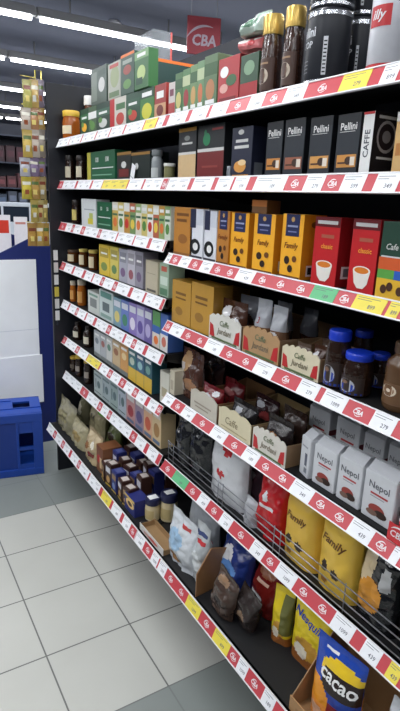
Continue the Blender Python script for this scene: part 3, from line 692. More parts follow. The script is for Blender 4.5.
for k, (a, b, t) in enumerate(((190, 203, 209), (204.3, 216.5, 211))):
    carton('coffee_box', f'{["farther", "nearer"][k]} white coffee pack with navy top and round black emblem, third shelf', 'coffee pack', 'c', a, b, t, (222, 224, 230), [('r', 0, .62, .45, 1, (38, 44, 70)), ('r', .45, .68, 1, 1, (206, 210, 220)), ('e', .42, .24, .4, .16, K), ('e', .46, .24, .2, .08, WH), ('r', 0, 0, 1, .05, (60, 60, 70))], d=.06, group=G3)
def fam(label, a, b, t, col, yel):
    carton('coffee_box', label, 'coffee pack', 'c', a, b, t, col, [('r', .18, .66, .82, 1, (34, 42, 84)), ('r', .26, .80, .74, .83, (150, 156, 190)), ('e', .5, .92, .08, .04, (190, 150, 90)), ('r', .3, .72, .7, .74, (120, 126, 170)), ('t', 'Family', .5, .5, .12, (120, 62, 22), .25), ('e', .34, .28, .13, .065, DKBR), ('e', .52, .15, .12, .06, DKBR), ('e', .7, .31, .11, .05, (110, 66, 30)), ('r', 0, 0, 1, .035, (100, 60, 24))]+([('Sr', .0, .0, 1, 1, (216, 140, 30))]+BARC+[('Se', .5, .85, .18, .05, (120, 80, 30))]), d=.075, group=G3)
fam('brown gold coffee pack with navy label, beside the white packs', 217, 229, 211, (184, 122, 52), 0)
fam('yellow coffee pack with navy label, farthest of the three yellow packs', 230.5, 248, 213, (240, 172, 44), 1)
fam('yellow coffee pack with navy label, middle of the three yellow packs', 253, 274, 214, (244, 176, 46), 1)
fam('yellow coffee pack with navy label beside the red cup packs', 281, 302, 214, (244, 176, 46), 1)
zF = TOPS['yellow coffee pack with navy label, middle of the three yellow packs'][0]+.001
carton('coffee_box', 'small orange topped pack lying on the middle yellow pack', 'coffee pack', 'c', 252, 267, 200, (130, 96, 66), [('r', 0, .5, 1, 1, (206, 130, 66))], d=.05, X=.985, zb=zF, group=G3)
for k, (a, b, t) in enumerate(((313, 338, 217), (350, 377, 219))):
    carton('coffee_box', f'red coffee pack with a white cup print, {["beside the yellow pack", "beside the striped pack"][k]}', 'coffee pack', 'c', a, b, t, (190, 30, 36), [('r', 0, .86, 1, 1, (96, 20, 26)), ('r', .1, .9, .9, .95, (190, 190, 190)), ('r', .3, .7, .8, .75, (170, 90, 70)), ('t', 'classic', .55, .58, .07, (240, 160, 60)), ('p', [(.18, .31), (.84, .31), (.76, .13), (.62, .06), (.40, .06), (.26, .13)], (228, 222, 214)), ('e', .51, .31, .33, .06, (236, 230, 222)), ('e', .51, .31, .27, .045, (216, 124, 40)), ('Sr', 0, 0, 1, 1, (140, 22, 28)), ('Sr', .2, .12, .85, .3, WH), ('Sr', .3, .15, .75, .27, (120, 120, 124))], d=.075, group=G3)
carton('coffee_box', 'dark green pack with orange, blue and yellow bands, near end of third shelf', 'coffee pack', 'c', 379, 421, 222, (34, 66, 52), [('r', 0, 0, 1, .26, (226, 178, 52)), ('r', 0, .26, .42, .38, (90, 160, 70)), ('r', .42, .26, 1, .38, (46, 92, 180)), ('r', 0, .38, 1, .54, (206, 90, 44)), ('r', .05, .54, .6, .56, OFF), ('t', 'Cafe', .3, .68, .08, OFF, .2), ('e', .2, .12, .08, .06, BR), ('e', .35, .16, .08, .06, BR), ('e', .6, .12, .08, .06, BR)], d=.08, group=G3)

# ---- fourth shelf
for k, (a, b) in enumerate(((66, 78), (79, 88.5), (88.7, 98.5))):
    jar('spread_jar', f'squat brown jar with a cream label, {ORD[k]} from the end panel on the fourth shelf', 'jar', 'D', a, b, [249.5, 249, 250][k], mat((92, 54, 26), .15), mat((196, 176, 90), .4) if k else mat((90, 70, 50), .4), mat((214, 200, 166), .5), labr=(.15, .8), neck=.94, lidr=1, lidh=.16)
for k, (a, b, t, c, n) in enumerate(((99, 109.5, 245, (222, 190, 60), 'bright yellow'), (110, 118.5, 247, (214, 196, 90), 'lemon yellow'), (119, 127, 249, (172, 172, 184), 'pale lilac'), (127.2, 135, 250, (190, 186, 196), 'light grey'), (135.2, 143, 251.5, (150, 146, 158), 'mauve grey'))):
    carton('tea_box', f'slim {n} tea box on the fourth shelf of the far bay', 'tea box', 'D', a, b, t, c, [('r', .1, .6, .9, .9, tuple(int(v*.8) for v in c)), ('e', .5, .3, .3, .14, [(120, 140, 60), (90, 130, 70), (120, 90, 130), (150, 80, 90), (110, 90, 120)][k]), ('r', .2, .7, .8, .76, WH)], d=.07, group='slim boxes on the fourth shelf')
carton('tea_box', 'beige box turned with its plain back outward, fourth shelf', 'tea box', 'D', 145.5, 157.5, 261, (186, 176, 152), [('r', .12, .05, .88, .12, (90, 86, 78)), ('r', .15, .6, .85, .62, (150, 142, 122))], d=.05, X=.958)
carton('tea_box', 'pale green box with red top mark at the bay joint, fourth shelf', 'tea box', 'D', 159.5, 168.6, 263, (160, 184, 160), [('r', .2, .75, .8, .9, (190, 90, 70)), ('r', .1, .35, .9, .6, (206, 220, 206)), ('r', .1, .05, .9, .25, (90, 130, 100))], d=.07)
G4 = 'coffee packs on the fourth shelf of the near bay'
for k, (a, b, t, X_) in enumerate(((171.5, 190, 281, .966), (191, 213, 284, .966), (214, 231, 288, 1.06))):
    carton('coffee_box', ['dull gold coffee pack at the start of the near bay fourth shelf', 'dull gold coffee pack beside the white display tray', 'dull gold coffee pack standing back behind the white display tray'][k], 'coffee pack', 'd', a, b, t, (186, 140, 54), [('r', .2, .68, .75, .74, (120, 82, 30)), ('r', .2, .58, .75, .62, (120, 82, 30)), ('e', .4, .3, .2, .1, (150, 108, 40))]+[('Sr', 0, 0, 1, 1, (160, 116, 40))]+BARC, d=.075, X=X_, group=G4)
REDM = (186, 40, 44)
def jtray(label, sh, a, b, t, col, txt=True, **k):
    art = [('p', [(.03, .1), (.2, .1), (.14, .5), (.03, .58)], REDM), ('p', [(.80, .1), (.97, .1), (.97, .58), (.86, .5)], REDM), ('r', .1, .03, .9, .1, (90, 110, 70))]
    if txt: art += [('t', 'Jurdani', .5, .34, .28, (120, 110, 90), .2), ('t', 'Caffe', .5, .66, .2, (110, 120, 90), .2)]
    return tray('display_tray', label, sh, a, b, t, col, art, group='scalloped display trays', **k)
jtray('white scalloped display tray with red corners beside the gold packs', 'd', 209, 241, 315, (214, 212, 204), d=.26)
jtray('brown scalloped display tray with red corners, fourth shelf', 'd', 242.5, 279.5, 328, (178, 142, 102), d=.26)
jtray('cream scalloped display tray with red corners beside the blue lidded jars', 'd', 281.5, 319.5, 347, (218, 208, 180), d=.15)
SF = film((176, 178, 184)); BRF = film((70, 42, 30)); BKF = film((30, 28, 30)); WF = film((220, 220, 222))
def tb(label, sh, a, b, t, col, art=(), X=.985, **k):
    kk = dict(d=.045, seal=.14, crumple=.007, flat=.6); kk.update(k)
    if 'tray' in label: kk['yx'] = .966
    o = bag('coffee_bag', label, 'coffee bag', sh, a, b, t, col, art, X=X, group=kk.pop('group', None), **kk)
    if 'tray' in label: o.location.z += .0022
    return o
tb('dark brown and white coffee bag in the white tray on the fourth shelf', 'd', 213, 237, 300, BRF, [('e', .3, .7, .2, .15, WF), ('e', .7, .5, .15, .12, WF), ('r', .1, .3, .4, .5, WF)])
tb('grey topped coffee bag leaning behind the dark brown bag, white tray', 'd', 214, 237, 291, film((120, 122, 130)), [('e', .5, .45, .35, .2, BRF)], X=1.05)
for k, (a, b, t, X_) in enumerate(((246.5, 260.5, 299, .985), (262, 276, 306, .985), (246.5, 261, 296, 1.06), (262.5, 276, 300, 1.10))):
    tb(['silver topped brown coffee bag with red mark at the front of the brown tray', 'brown coffee bag with white figure at the front of the brown tray', 'grey coffee bag in the second row of the brown tray', 'grey coffee bag leaning at the back of the brown tray'][k], 'd', a, b, t, [SF, film((110, 80, 60)), film((120, 122, 130)), film((104, 106, 114))][k],
       [('r', 0, 0, 1, .5, film((136, 100, 74))), ('t', '3', .5, .62, .12, (150, 40, 44))] if k < 1 else ([('e', .5, .35, .34, .18, WF), ('t', '3', .5, .35, .16, (60, 40, 30)), ('r', 0, .55, 1, 1, SF)] if k == 1 else [('r', 0, 0, 1, .45, BRF)]), X=X_)
for k, (a, b, t, X_) in enumerate(((286, 300, 342, .985), (301.5, 315, 344, .99), (291, 311, 333, 1.06))):
    tb(f'brown coffee pouch with white print in the cream tray, {["beside the brown tray", "nearest the blue lidded jars", "back row"][k]}', 'd', a, b, t, [film((96, 80, 70)), BRF, film((84, 66, 56))][k], [('e', .4, .6, .25, .2, WF), ('r', .5, .2, .9, .4, film((160, 150, 140)))], X=X_)
BLUEL = mat((24, 58, 190), .35)
for k, (a, b, t, X_) in enumerate(((326, 351, 329, .957), (343, 374, 351, .958), (353, 373, 329, 1.13), (370, 390, 352, 1.06))):
    jar('coffee_jar', 'blue lidded coffee jar ' + ['beside the cream tray', 'foremost of the four blue lidded jars', 'in the back row behind the foremost blue lidded jar', 'standing back beside the brown tapered jar'][k], 'coffee jar', 'd', a, b, t, DARKGLASS, BLUEL, mat((52, 40, 36), .3), labr=(.06, .56), lidh=.17, neck=.86, lidr=.94,
        art=[('e', 0, 0, .5, .75, (176, 178, 186)), ('e', .1, -.2, .42, .5, (32, 66, 170)), ('e', -.1, .35, .2, .2, (120, 90, 70)), ('r', -.9, -.95, .9, -.75, (32, 60, 150))], group='blue lidded coffee jars', X=X_)
jar('coffee_jar', 'brown tapered coffee jar at the near end of the fourth shelf', 'coffee jar', 'd', 386, 424, 341, mat((92, 66, 44), .25), mat((80, 58, 40), .4), mat((104, 74, 48), .4), labr=(.12, .5), lidh=.16, neck=.62, lidr=.7, X=.972, art=[('e', -.1, .3, .4, .55, (210, 196, 176)), ('e', -.1, .3, .3, .4, (130, 90, 56)), ('e', -.1, .3, .12, .16, (220, 206, 190))])

# ---- fifth shelf, far bay
for k, (a, b, t) in enumerate(((70, 77, 281), (77.3, 87, 280))):
    jar('honey_jar', f'{["small amber", "taller orange"][k]} jar on the fifth shelf of the far bay', 'jar', 'E', a, b, t, mat((170, 96, 34), .15), mat((200, 190, 170), .4), mat((206, 150, 80), .5), labr=(.15, .7), neck=.85, lidr=.95)
carton('tea_box', 'white box with a grey picture beside the orange jar, fifth shelf', 'tea box', 'E', 88, 99, 292, (206, 210, 204), [('r', .2, .3, .8, .7, (120, 126, 124)), ('r', .1, .8, .9, .9, (110, 150, 130))], d=.07)
carton('tea_box', 'white and teal box with a dark square, fifth shelf', 'tea box', 'E', 99.3, 113, 291, (196, 208, 206), [('r', .1, .75, .9, .95, (70, 130, 120)), ('r', .25, .3, .75, .6, (80, 96, 100)), ('r', .1, .08, .9, .2, (130, 160, 150))], d=.07)
xs = series(5, 113.3, 152)
for k in range(5):
    c = [(126, 160, 176), (96, 120, 190), (140, 120, 190), (166, 156, 206), (110, 96, 160)][k]
    carton('tea_box', f'{["pale blue", "blue", "violet", "lilac", "deep purple"][k]} herbal tea box, fifth shelf of the far bay', 'tea box', 'E', xs[k], xs[k+1], 298+2.6*k, c, [('r', .1, .7, .9, .9, (214, 216, 226)), ('e', .5, .35, .34, .2, [(214, 196, 110), (60, 130, 100), (226, 220, 236), (90, 70, 150), (180, 170, 210)][k])], d=.07, group='herbal tea boxes on the fifth shelf')
carton('tea_box', 'green and blue tea box with orange base beside the bay joint, fifth shelf', 'tea box', 'E', 152.4, 160, 311, (90, 150, 84), [('r', 0, .0, 1, .4, (216, 206, 196)), ('e', .5, .2, .3, .12, ORA), ('r', 0, .4, 1, .6, (50, 96, 170))], d=.07)
carton('tea_box', 'blue and white tea box closing the fifth shelf of the far bay', 'tea box', 'E', 160.3, 168, 314, (64, 104, 180), [('r', 0, 0, 1, .45, (222, 220, 216)), ('e', .5, .25, .3, .14, (200, 110, 90))], d=.07)
# ---- sixth shelf, far bay
for k, (a, b, t) in enumerate(((73, 83, 322), (83.5, 93.5, 326))):
    jar('syrup_bottle', f'dark bottle with a cream label, {["first", "second"][k]} from the end panel on the sixth shelf', 'bottle', 'F', a, b, t, DARKGLASS, mat((40, 30, 28), .4), mat((214, 206, 186), .5), labr=(.2, .6), neck=.5, lidr=.6, lidh=.16)
for k, (a, b, t, c, n) in enumerate(((94, 100, 331, (186, 190, 192), 'white'), (100.2, 106, 334, (170, 174, 178), 'pale grey'), (106.2, 112, 337, (198, 198, 194), 'off white'), (112.3, 120, 341, (196, 170, 130), 'tan'), (120.2, 128, 345, (206, 150, 80), 'orange'), (128.3, 136, 349, (52, 110, 116), 'teal'), (136.2, 144, 353, (60, 96, 126), 'blue green'), (144.2, 152, 357, (40, 84, 96), 'dark teal'))):
    base = (214, 176, 60) if k >= 5 else (120, 126, 124)
    carton('tea_box', f'{n} slim tea box on the sixth shelf of the far bay', 'tea box', 'F', a, b, t, c, [('r', 0, 0, 1, .42 if k >= 5 else .15, base), ('e', .5, .62, .3, .12, [(110, 120, 130), (150, 90, 80), (90, 130, 110), (150, 96, 60), (226, 200, 150), (190, 200, 180), (150, 190, 190), (120, 160, 150)][k]), ('r', .15, .82, .85, .9, WH)], d=.07, group='slim boxes on the sixth shelf')
carton('tea_box', 'small white box at the bay joint on the sixth shelf', 'tea box', 'F', 160, 169, 372, (206, 204, 190), [('r', .2, .2, .8, .5, (170, 160, 130))], d=.07)
# ---- seventh shelf, far bay
for k, (a, b, t) in enumerate(((67, 75, 354), (75.3, 83.5, 355), (84, 93, 359))):
    jar('spread_jar', f'dark jar with a mustard lid, {ORD[k]} from the end panel on the seventh shelf', 'jar', 'G', a, b, t, DARKGLASS, mat((206, 170, 60), .4), mat((150, 140, 130), .5) if k else mat((90, 80, 70), .5), labr=(.3, .6), neck=.9, lidr=1, lidh=.16)
xs = series(4, 94, 126)
for k in range(4):
    carton('tea_box', f'{["grey white", "silver grey", "greenish grey", "bluish white"][k]} box with dark drawing on the seventh shelf', 'tea box', 'G', xs[k], xs[k+1], 373+4.6*k, [(176, 186, 182), (160, 172, 172), (150, 166, 160), (170, 178, 186)][k], [('r', .1, .12, .9, .16, (70, 90, 90)), ('r', .2, .3, .3, .7, (80, 100, 100)), ('e', .6, .5, .2, .16, (90, 110, 108)), ('r', .1, .82, .9, .9, (96, 116, 114))], d=.07, group='drawn boxes on the seventh shelf')
xs = series(4, 126.3, 161)
for k in range(4):
    carton('tea_box', f'{["rose", "mauve", "peach", "sand"][k]} box with fruit print on the seventh shelf', 'tea box', 'G', xs[k], xs[k+1], 392+4.6*k, [(186, 140, 136), (150, 130, 146), (206, 164, 130), (206, 182, 140)][k], [('e', .5, .4, .34, .18, [(150, 60, 60), (90, 80, 120), (190, 90, 60), (160, 120, 70)][k]), ('r', .1, .72, .9, .9, (210, 206, 200)), ('r', .1, .05, .9, .15, (90, 110, 140))], d=.07, group='fruit boxes on the seventh shelf')

# ---- fifth shelf, near bay (height e)
carton('coffee_box', 'cream slim pack at the start of the near bay fifth shelf', 'coffee pack', 'e', 169.5, 174, 370, (200, 192, 170), [('r', .2, .2, .8, .6, (170, 160, 140))], d=.06)
tb('brown and white coffee bag leaning by the bay joint, fifth shelf', 'e', 176, 195, 349, film((74, 44, 34)), [('e', .3, .75, .2, .2, film((176, 140, 100))), ('r', 0, .1, .25, .7, film((196, 186, 180))), ('e', .6, .3, .3, .12, film((150, 110, 80)))], X=1.0, crumple=.012)
tb('dark coffee bag standing behind the brown and white bag, fifth shelf', 'e', 192, 212, 352, film((52, 34, 32)), [('e', .4, .5, .3, .2, film((96, 60, 44)))], X=1.09, crumple=.012)
tray('display_tray', 'plain pale display tray holding dark red bags, fifth shelf', 'e', 190.5, 217, 392, (196, 190, 176), [('r', .15, .35, .8, .42, (150, 140, 126)), ('r', .2, .2, .7, .26, (150, 140, 126))], d=.25, crown=3, group='scalloped display trays', inner=(128, 96, 66))
tray('display_tray', 'cream display tray with lettering holding black bags, fifth shelf', 'e', 218.5, 251, 411, (214, 204, 172), [('t', 'Caffe', .42, .45, .3, (140, 128, 100), .2), ('r', .1, .12, .9, .16, (170, 156, 120))], d=.25, crown=3, group='scalloped display trays', inner=(150, 128, 92))
jtray('white scalloped display tray with red corners on the fifth shelf', 'e', 252.5, 286, 431, (214, 210, 200), d=.15)
RDF = film((110, 24, 30))
tb('dark red foil bag with white print at the front of the pale tray', 'e', 194, 213, 384, RDF, [('e', .4, .5, .25, .2, WF), ('e', .7, .75, .15, .1, WF)], X=.99, crumple=.011)
tb('dark red foil bag in the back row of the pale tray', 'e', 194.5, 213, 368, film((96, 22, 28)), [('e', .4, .6, .25, .12, film((150, 90, 90)))], X=1.08, crumple=.011)
tb('black foil bag with a white mark at the front of the cream tray', 'e', 223, 246.5, 400, BKF, [('e', .5, .3, .35, .14, WF), ('e', .35, .7, .15, .1, SF)], X=.99, crumple=.011)
tb('black and red foil bag in the back row of the cream tray', 'e', 224, 246, 384, film((44, 22, 26)), [('e', .6, .4, .2, .14, film((140, 60, 60))), ('e', .3, .7, .2, .1, SF)], X=1.08, crumple=.011)
tb('dark foil bag with a gold disc in the white tray of the fifth shelf', 'e', 257, 281, 416, film((34, 26, 26)), [('e', .5, .45, .28, .18, film((150, 110, 70))), ('e', .5, .45, .18, .11, BKF)], X=.99, crumple=.009)
tb('dark brown foil bag at the back of the white tray, fifth shelf', 'e', 258, 281, 400, film((52, 36, 30)), [('e', .5, .5, .25, .14, film((110, 80, 60)))], X=1.045, crumple=.009)
NG = 'white brick packs of coffee on the fifth shelf'
def brick(label, a, b, t, X, art, yaw=0, d=.065):
    yc, w_, z0, hh = dims('e', a, b, t, X)
    body = hh*.86
    mb = box_mesh(w_-.003, d, body, (208, 210, 214), art, None, .005)
    m = C((196, 198, 203)); w2 = (w_-.003)/2
    mb.prism([(.004, body-.001), (d-.004, body-.001), (d*.62, hh*.985), (d*.38, hh*.985)], 'x', -w2+.003, w2-.003, m)
    mb.box(-w2+.003, w2-.003, d*.40, d*.44, hh*.93, hh, m)
    mb.box(-.012, .012, d*.12, d*.3, body, body+.002, C((160, 140, 130)))
    o = mb.build('coffee_brick', None, (X, yc, z0), (0, 0, FRONT+yaw)); tag(o, label, 'coffee pack', NG)
NART = [('t', 'Nepol', .5, .72, .19, (86, 88, 96)), ('r', .25, .55, .8, .59, (176, 50, 54)), ('r', .25, .5, .7, .52, (150, 152, 158)), ('e', .5, .26, .26, .11, (150, 56, 50)), ('e', .64, .2, .2, .08, (50, 32, 26)), ('e', .36, .17, .18, .06, (120, 92, 80)), ('Sr', .2, .1, .8, .5, (176, 178, 184)), ('Sr', .3, .3, .7, .4, (90, 92, 100))]
SART = [('r', .55, .3, .8, .62, (90, 94, 110)), ('r', .2, .75, .8, .79, (150, 152, 160)), ('r', .55, .12, .85, .25, (120, 124, 134))]
brick('white brick pack turned sideways at the end of the tray row', 298.5, 311.5, 430, .985, SART, yaw=-.25)
for k, (a, b, t) in enumerate(((313, 336, 441), (337.5, 361.5, 452), (363, 395, 466))):
    brick(f'white lettered brick pack in the front row, {["beside the sideways pack", "middle one", "beside the red bag"][k]}', a, b, t, .985, NART)
for k, (a, b, t) in enumerate(((308, 329, 400), (335, 359, 411), (362, 383, 426), (386, 408, 438))):
    brick(f'white brick pack in the back row, {ORD[k]} from the trays', a, b, t, 1.12, [q for q in NART if q[0] != 't']+[('t', 'Nepol', .5, .72, .14, (120, 122, 128)), ('Sr', 0, .5, .6, .62, (110, 40, 50)), ('Se', .5, .35, .3, .1, (130, 50, 56))])
tb('red coffee bag with white lettering at the near end of the fifth shelf', 'e', 397, 424, 482, film((186, 24, 32)), [('r', .0, .3, .3, .6, WF), ('t', 'N', .3, .66, .2, WH)], X=.975, d=.05)
h = MB(); yq = Y(391, .944, .935); h.box(-.028, .028, 0, .0012, 0, .045, RED); h.text('CBA', lambda a, b: (a, -.0006, b+.022), .016, WHITE, .1, .02); arc(h, 0, .012, .028, 2.4, .9, .004, WHITE, lambda a, b: (a, -.0007, b))
tag(h.build('promotion_card', None, (.951, yq-.012, .9145), (-.05, 0, FRONT)), 'red card with white lettering standing on the fifth shelf edge by the red bag', 'card')

# ---- sixth shelf, near bay (height f)
GF = 'foil coffee bags behind the wire guard'
def fb(label, a, b, t, col, art=(), X=.985, **k):
    kk = dict(d=.055, seal=.1, crumple=.008, flat=.6, group=GF); kk.update(k)
    return bag('coffee_bag', label, 'coffee bag', 'f', a, b, t, col, art, X=X, **kk)
SHB = mat((20, 21, 24), .16, 0, .4, 40, spec=.8)
fb('glossy black bag nearest the bay joint behind the wire guard', 172.5, 186.5, 408, SHB, [('r', .2, .3, .6, .42, film((90, 92, 96)))], crumple=.014)
fb('glossy black bag beside the white bag with red hearts', 188, 206.5, 416, SHB, [('e', .5, .2, .2, .08, film((70, 72, 76)))], crumple=.014)
fb('glossy black bag lying back behind the two front black bags', 182, 204, 405, SHB, X=1.06, crumple=.014)
HEART = [('e', .46, .78, .09, .05, film(REDC)), ('e', .58, .76, .08, .05, film(REDC)), ('e', .52, .73, .07, .05, film(REDC)), ('e', .40, .42, .09, .045, film(REDC)), ('e', .50, .43, .07, .045, film(REDC)), ('e', .46, .39, .05, .04, film(REDC))]
fb('white bag with two red hearts behind the wire guard', 207, 241, 428, film((206, 207, 210)), HEART, d=.08, crumple=.006)
fb('silver and plum foil bag between the white and red bags', 243.5, 257, 458, film((108, 84, 98)), [('e', .5, .6, .3, .12, film((190, 186, 192))), ('e', .4, .3, .3, .1, film((70, 40, 54)))], crumple=.014, X=1.078)
fb('crumpled silver bag standing back between the white and plum bags', 236, 250, 446, film((160, 160, 166)), X=1.13, crumple=.012)
fb('small clear silver bag lying low before the plum bag, behind the wire guard', 241.8, 253, 500, film((176, 178, 182)), X=.978, d=.04, crumple=.012)
fb('bright red foil bag with white stroke behind the wire guard', 254, 280, 470, film((190, 22, 30)), [('r', .3, .45, .75, .5, WF), ('e', .45, .62, .08, .07, WF)], crumple=.014, d=.075, X=.985)
FAMA = [('e', .3, .3, .11, .065, DKBR), ('e', .6, .27, .11, .06, DKBR), ('e', .3, .12, .1, .04, (150, 100, 40)), ('t', 'Family', .48, .62, .13, (110, 70, 20), .3, -.03), ('r', .2, .88, .5, 1, film((34, 42, 84)))]
fb('large yellow coffee bag with brown lettering, farther of two', 281, 314, 490, mat((224, 182, 70), .35, 0, .15, 30), FAMA, d=.08, crumple=.004, seal=.05, flat=.75)
fb('large yellow coffee bag with brown lettering beside the orange print bag', 315.5, 354, 508, mat((226, 186, 72), .35, 0, .15, 30), FAMA, d=.08, crumple=.004, seal=.05, flat=.75)
fb('black foil bag with orange and white print beside the yellow bag', 355, 394, 535, SHB, [('e', .2, .7, .25, .2, film((206, 186, 150))), ('e', .4, .35, .35, .2, film((206, 140, 50))), ('e', .75, .6, .12, .14, film((190, 190, 190)))], crumple=.012, d=.07)
fb('black foil bag at the near end of the wire guard', 396, 436, 570, SHB, [('e', .4, .4, .2, .2, film((120, 30, 36)))], crumple=.012, d=.07)

# ---- lowest shelf, far bay
GB = 'bags on the lowest shelf of the far bay'
def bb(label, a, b, t, col, art=(), X=.862, name='snack_bag', cat='bag', sh='base', **k):
    kk = dict(d=.06, seal=.1, crumple=.012, flat=.55, group=GB); kk.update(k)
    return bag(name, label, cat, sh, a, b, t, col, art, X=X, **kk)
bb('pale beige bag at the far end of the lowest shelf', 50, 64, 398, film((132, 126, 100)), [('e', .5, .5, .3, .2, film((134, 126, 88)))], X=.87, lean=-.08, d=.07)
bb('grey beige bag with a knotted top behind the pale beige bag', 76, 81.5, 388, film((112, 108, 84)), [('e', .5, .4, .3, .2, film((190, 184, 164)))], X=.99, d=.08, lean=-.1)
bb('beige bag with printed figures and a green corner on the lowest shelf', 85.5, 99, 405, film((150, 142, 112)), [('r', .55, .7, 1, 1, film((104, 154, 66))), ('t', '24', .42, .55, .17, (60, 56, 50))], X=.99, lean=-.12, d=.07)
bb('olive bag slumped behind the printed figures bag', 106, 118, 418, film((96, 100, 70)), [('e', .5, .5, .3, .2, film((60, 52, 40)))], X=1.215, lean=0, d=.07)
bb('cream bag of nuts foremost beneath the printed figures bag', 68.5, 81, 424, film((150, 142, 112)), [('e', .5, .4, .35, .2, film((150, 130, 84)))], X=.868, lean=-.125, d=.06)
bb('cream nut bag with brown flecks beside the brown carton', 82, 94.5, 434, film((168, 150, 116)), [('e', .3, .5, .15, .12, film((130, 90, 56))), ('e', .65, .6, .15, .12, film((220, 214, 196))), ('e', .6, .25, .2, .1, film((120, 50, 40)))], X=.868, lean=-.125, d=.06)
bb('dark green bag standing back behind the cream nut bags', 104, 114, 428, film((92, 100, 62)), [('e', .5, .5, .3, .2, film((60, 50, 40)))], X=1.02, lean=-.12, d=.07)
bb('beige brown bag at the back of the pile by the end panel', 95, 106, 388, film((140, 128, 98)), [('e', .5, .5, .3, .2, film((96, 80, 56)))], X=1.12, d=.08)
bb('leaf green bag at the back of the pile of bags', 107, 117, 396, film((84, 116, 66)), [('e', .5, .4, .3, .2, film((150, 150, 110)))], X=1.13, d=.07)
bb('brown bag at the back of the pile behind the dark green bag', 119, 130, 405, film((96, 70, 48)), [('e', .5, .5, .3, .2, film((160, 140, 100)))], X=1.13, d=.07)
carton('open_carton', 'low brown carton with a red dot beside the cream nut bag, lowest shelf', 'carton', 'base', 96.5, 103, 447, (120, 76, 48), [('e', .4, .5, .3, .16, (170, 40, 36)), ('r', .5, .2, .9, .6, (206, 180, 140))], d=.1, X=.88)
CH = 'chocolate packs stacked on the lowest shelf'
for row in range(4):
    for k in range(5):
        a = 102.5+row*1.0+k*5.6; X_ = .868+row*.062; hgt = .088+.019*row+.008*((k*7+row*3) % 4)
        dk_ = (k*2+row) % 3 != 1
        zm = .4; ya = Y(a+row*2.2, X_, zm); wd = .054
        yc = 2.245-k*.0685
        o = box_mesh(wd, .052, hgt, (60, 36, 30) if dk_ else (44, 50, 110), [('r', .1, .6, .9, .85, (206, 206, 214) if (k+row) % 2 else (150, 120, 80)), ('e', .5, .3, .3, .16, (190, 150, 90) if dk_ else (120, 140, 190)), ('Tr', .15, .2, .85, .8, (196, 186, 180) if dk_ else (84, 90, 140)), ('r', 0, 0, 1, .08, (190, 160, 60) if row == 0 else K)]).build('chocolate_pack', None, (X_, yc, deck('base')+.0006), (0, 0, FRONT+(((k*5+row*3) % 7)-3)*.05))
        tag(o, f'{"brown" if dk_ else "dark blue"} chocolate pack, {ORD[k]} from the nut bags in {["the front row", "the second row", "the third row", "the back row"][row]}, lowest shelf', 'chocolate', CH)
carton('biscuit_box', 'navy biscuit box with a yellow picture, near end of the far lowest shelf', 'biscuit box', 'base', 124.5, 134.5, 497, (40, 46, 110), [('e', .55, .6, .4, .26, (226, 190, 120)), ('e', .55, .6, .22, .14, (70, 40, 26)), ('r', .0, .85, 1, 1, (200, 170, 90))], d=.07, X=.862)
# ---- lowest shelf, near bay
GN = 'bags on the lowest shelf of the near bay'
for k, (a, b, t) in enumerate(((145.5, 160.5, 497), (161, 178, 492))):
    jj = jar('cocoa_jar', f'cream jar with a dark navy lid, {["nearer the bay joint", "beside the clear white bags"][k]}', 'jar', 'base', a, b, t, mat((206, 190, 150), .3), mat((28, 32, 66), .4), mat((190, 170, 120), .5), labr=(.15, .7), neck=.96, lidr=1, lidh=.28, X=[.90, .955][k])
    j = jj; q = MB(); zt_ = max(v.co.z for v in [c for c in j.children if c.name.startswith('lid')][0].data.vertices); q.box(-.016, .016, -.02, .02, zt_+.0002, zt_+.001, WH); tag(q.build('lid_sticker', j), 'white square sticker on the lid')
bx = tray('display_tray', 'low white carton tray with a tan flap below the navy lidded jars', 'base', 139.5, 163, 536, (206, 202, 196), [('r', .2, .2, .7, .6, (196, 150, 140)), ('e', .6, .5, .2, .2, (190, 70, 60))], d=.07, X=.85, crown=0, inner=(150, 120, 84))
bb('clear white bag with blue picture and red mark, lowest shelf', 166, 190, 517, film((196, 200, 204)), [('e', .4, .5, .3, .2, film((150, 180, 206))), ('r', .5, .8, .8, .86, film((190, 60, 60))), ('e', .4, .15, .2, .1, film((160, 120, 80)))], X=.872, group=GN, d=.07)
bb('clear grey bag with red and navy stripes beside the clear white bag', 191, 203, 526, film((170, 174, 176)), [('r', .1, .7, .9, .76, film((180, 50, 54))), ('r', .1, .82, .9, .86, film((60, 70, 110))), ('e', .5, .4, .3, .2, film((206, 210, 212)))], X=.885, group=GN, d=.06)
bb('crumpled clear bag standing back above the clear white bag', 186, 214, 500, film((150, 154, 158)), X=.98, group=GN, d=.06)
h = MB(); h.prism([(0, 0), (.15, 0), (.17, .13), (.06, .17), (.0, .09)], 'y', 0, .004, (150, 108, 70))
tag(h.build('carton_divider', None, (.848, Y(199.5, .86, .38), deck('base')+.0006), (0, 0, .12)), 'torn brown cardboard divider beside the blue bags, lowest shelf', 'cardboard')
bb('blue bag with white and light blue print, lowest shelf', 212, 240, 540, film((36, 52, 116)), [('e', .35, .6, .22, .16, WF), ('e', .5, .4, .25, .12, film((96, 140, 200)))], X=.95, group=GN, d=.09, hmax=.24, lean=-.15)
bb('navy bag standing back behind the blue printed bag', 228, 250, 535, film((30, 38, 84)), [('e', .4, .7, .2, .1, film((70, 100, 170)))], X=1.1, group=GN, d=.06)
bb('dark brown bag slumped before the blue bag', 207.5, 227, 574, film((66, 50, 42)), [('e', .4, .8, .25, .1, film((140, 110, 84))), ('e', .5, .3, .2, .1, film((36, 30, 30)))], X=.866, group=GN, d=.06, roll=.2)
bb('black brown bag slumped beside the red cocoa bag', 231, 249, 590, film((48, 40, 38)), [('e', .5, .3, .25, .12, film((120, 96, 76)))], X=.90, group=GN, d=.06, roll=.2)
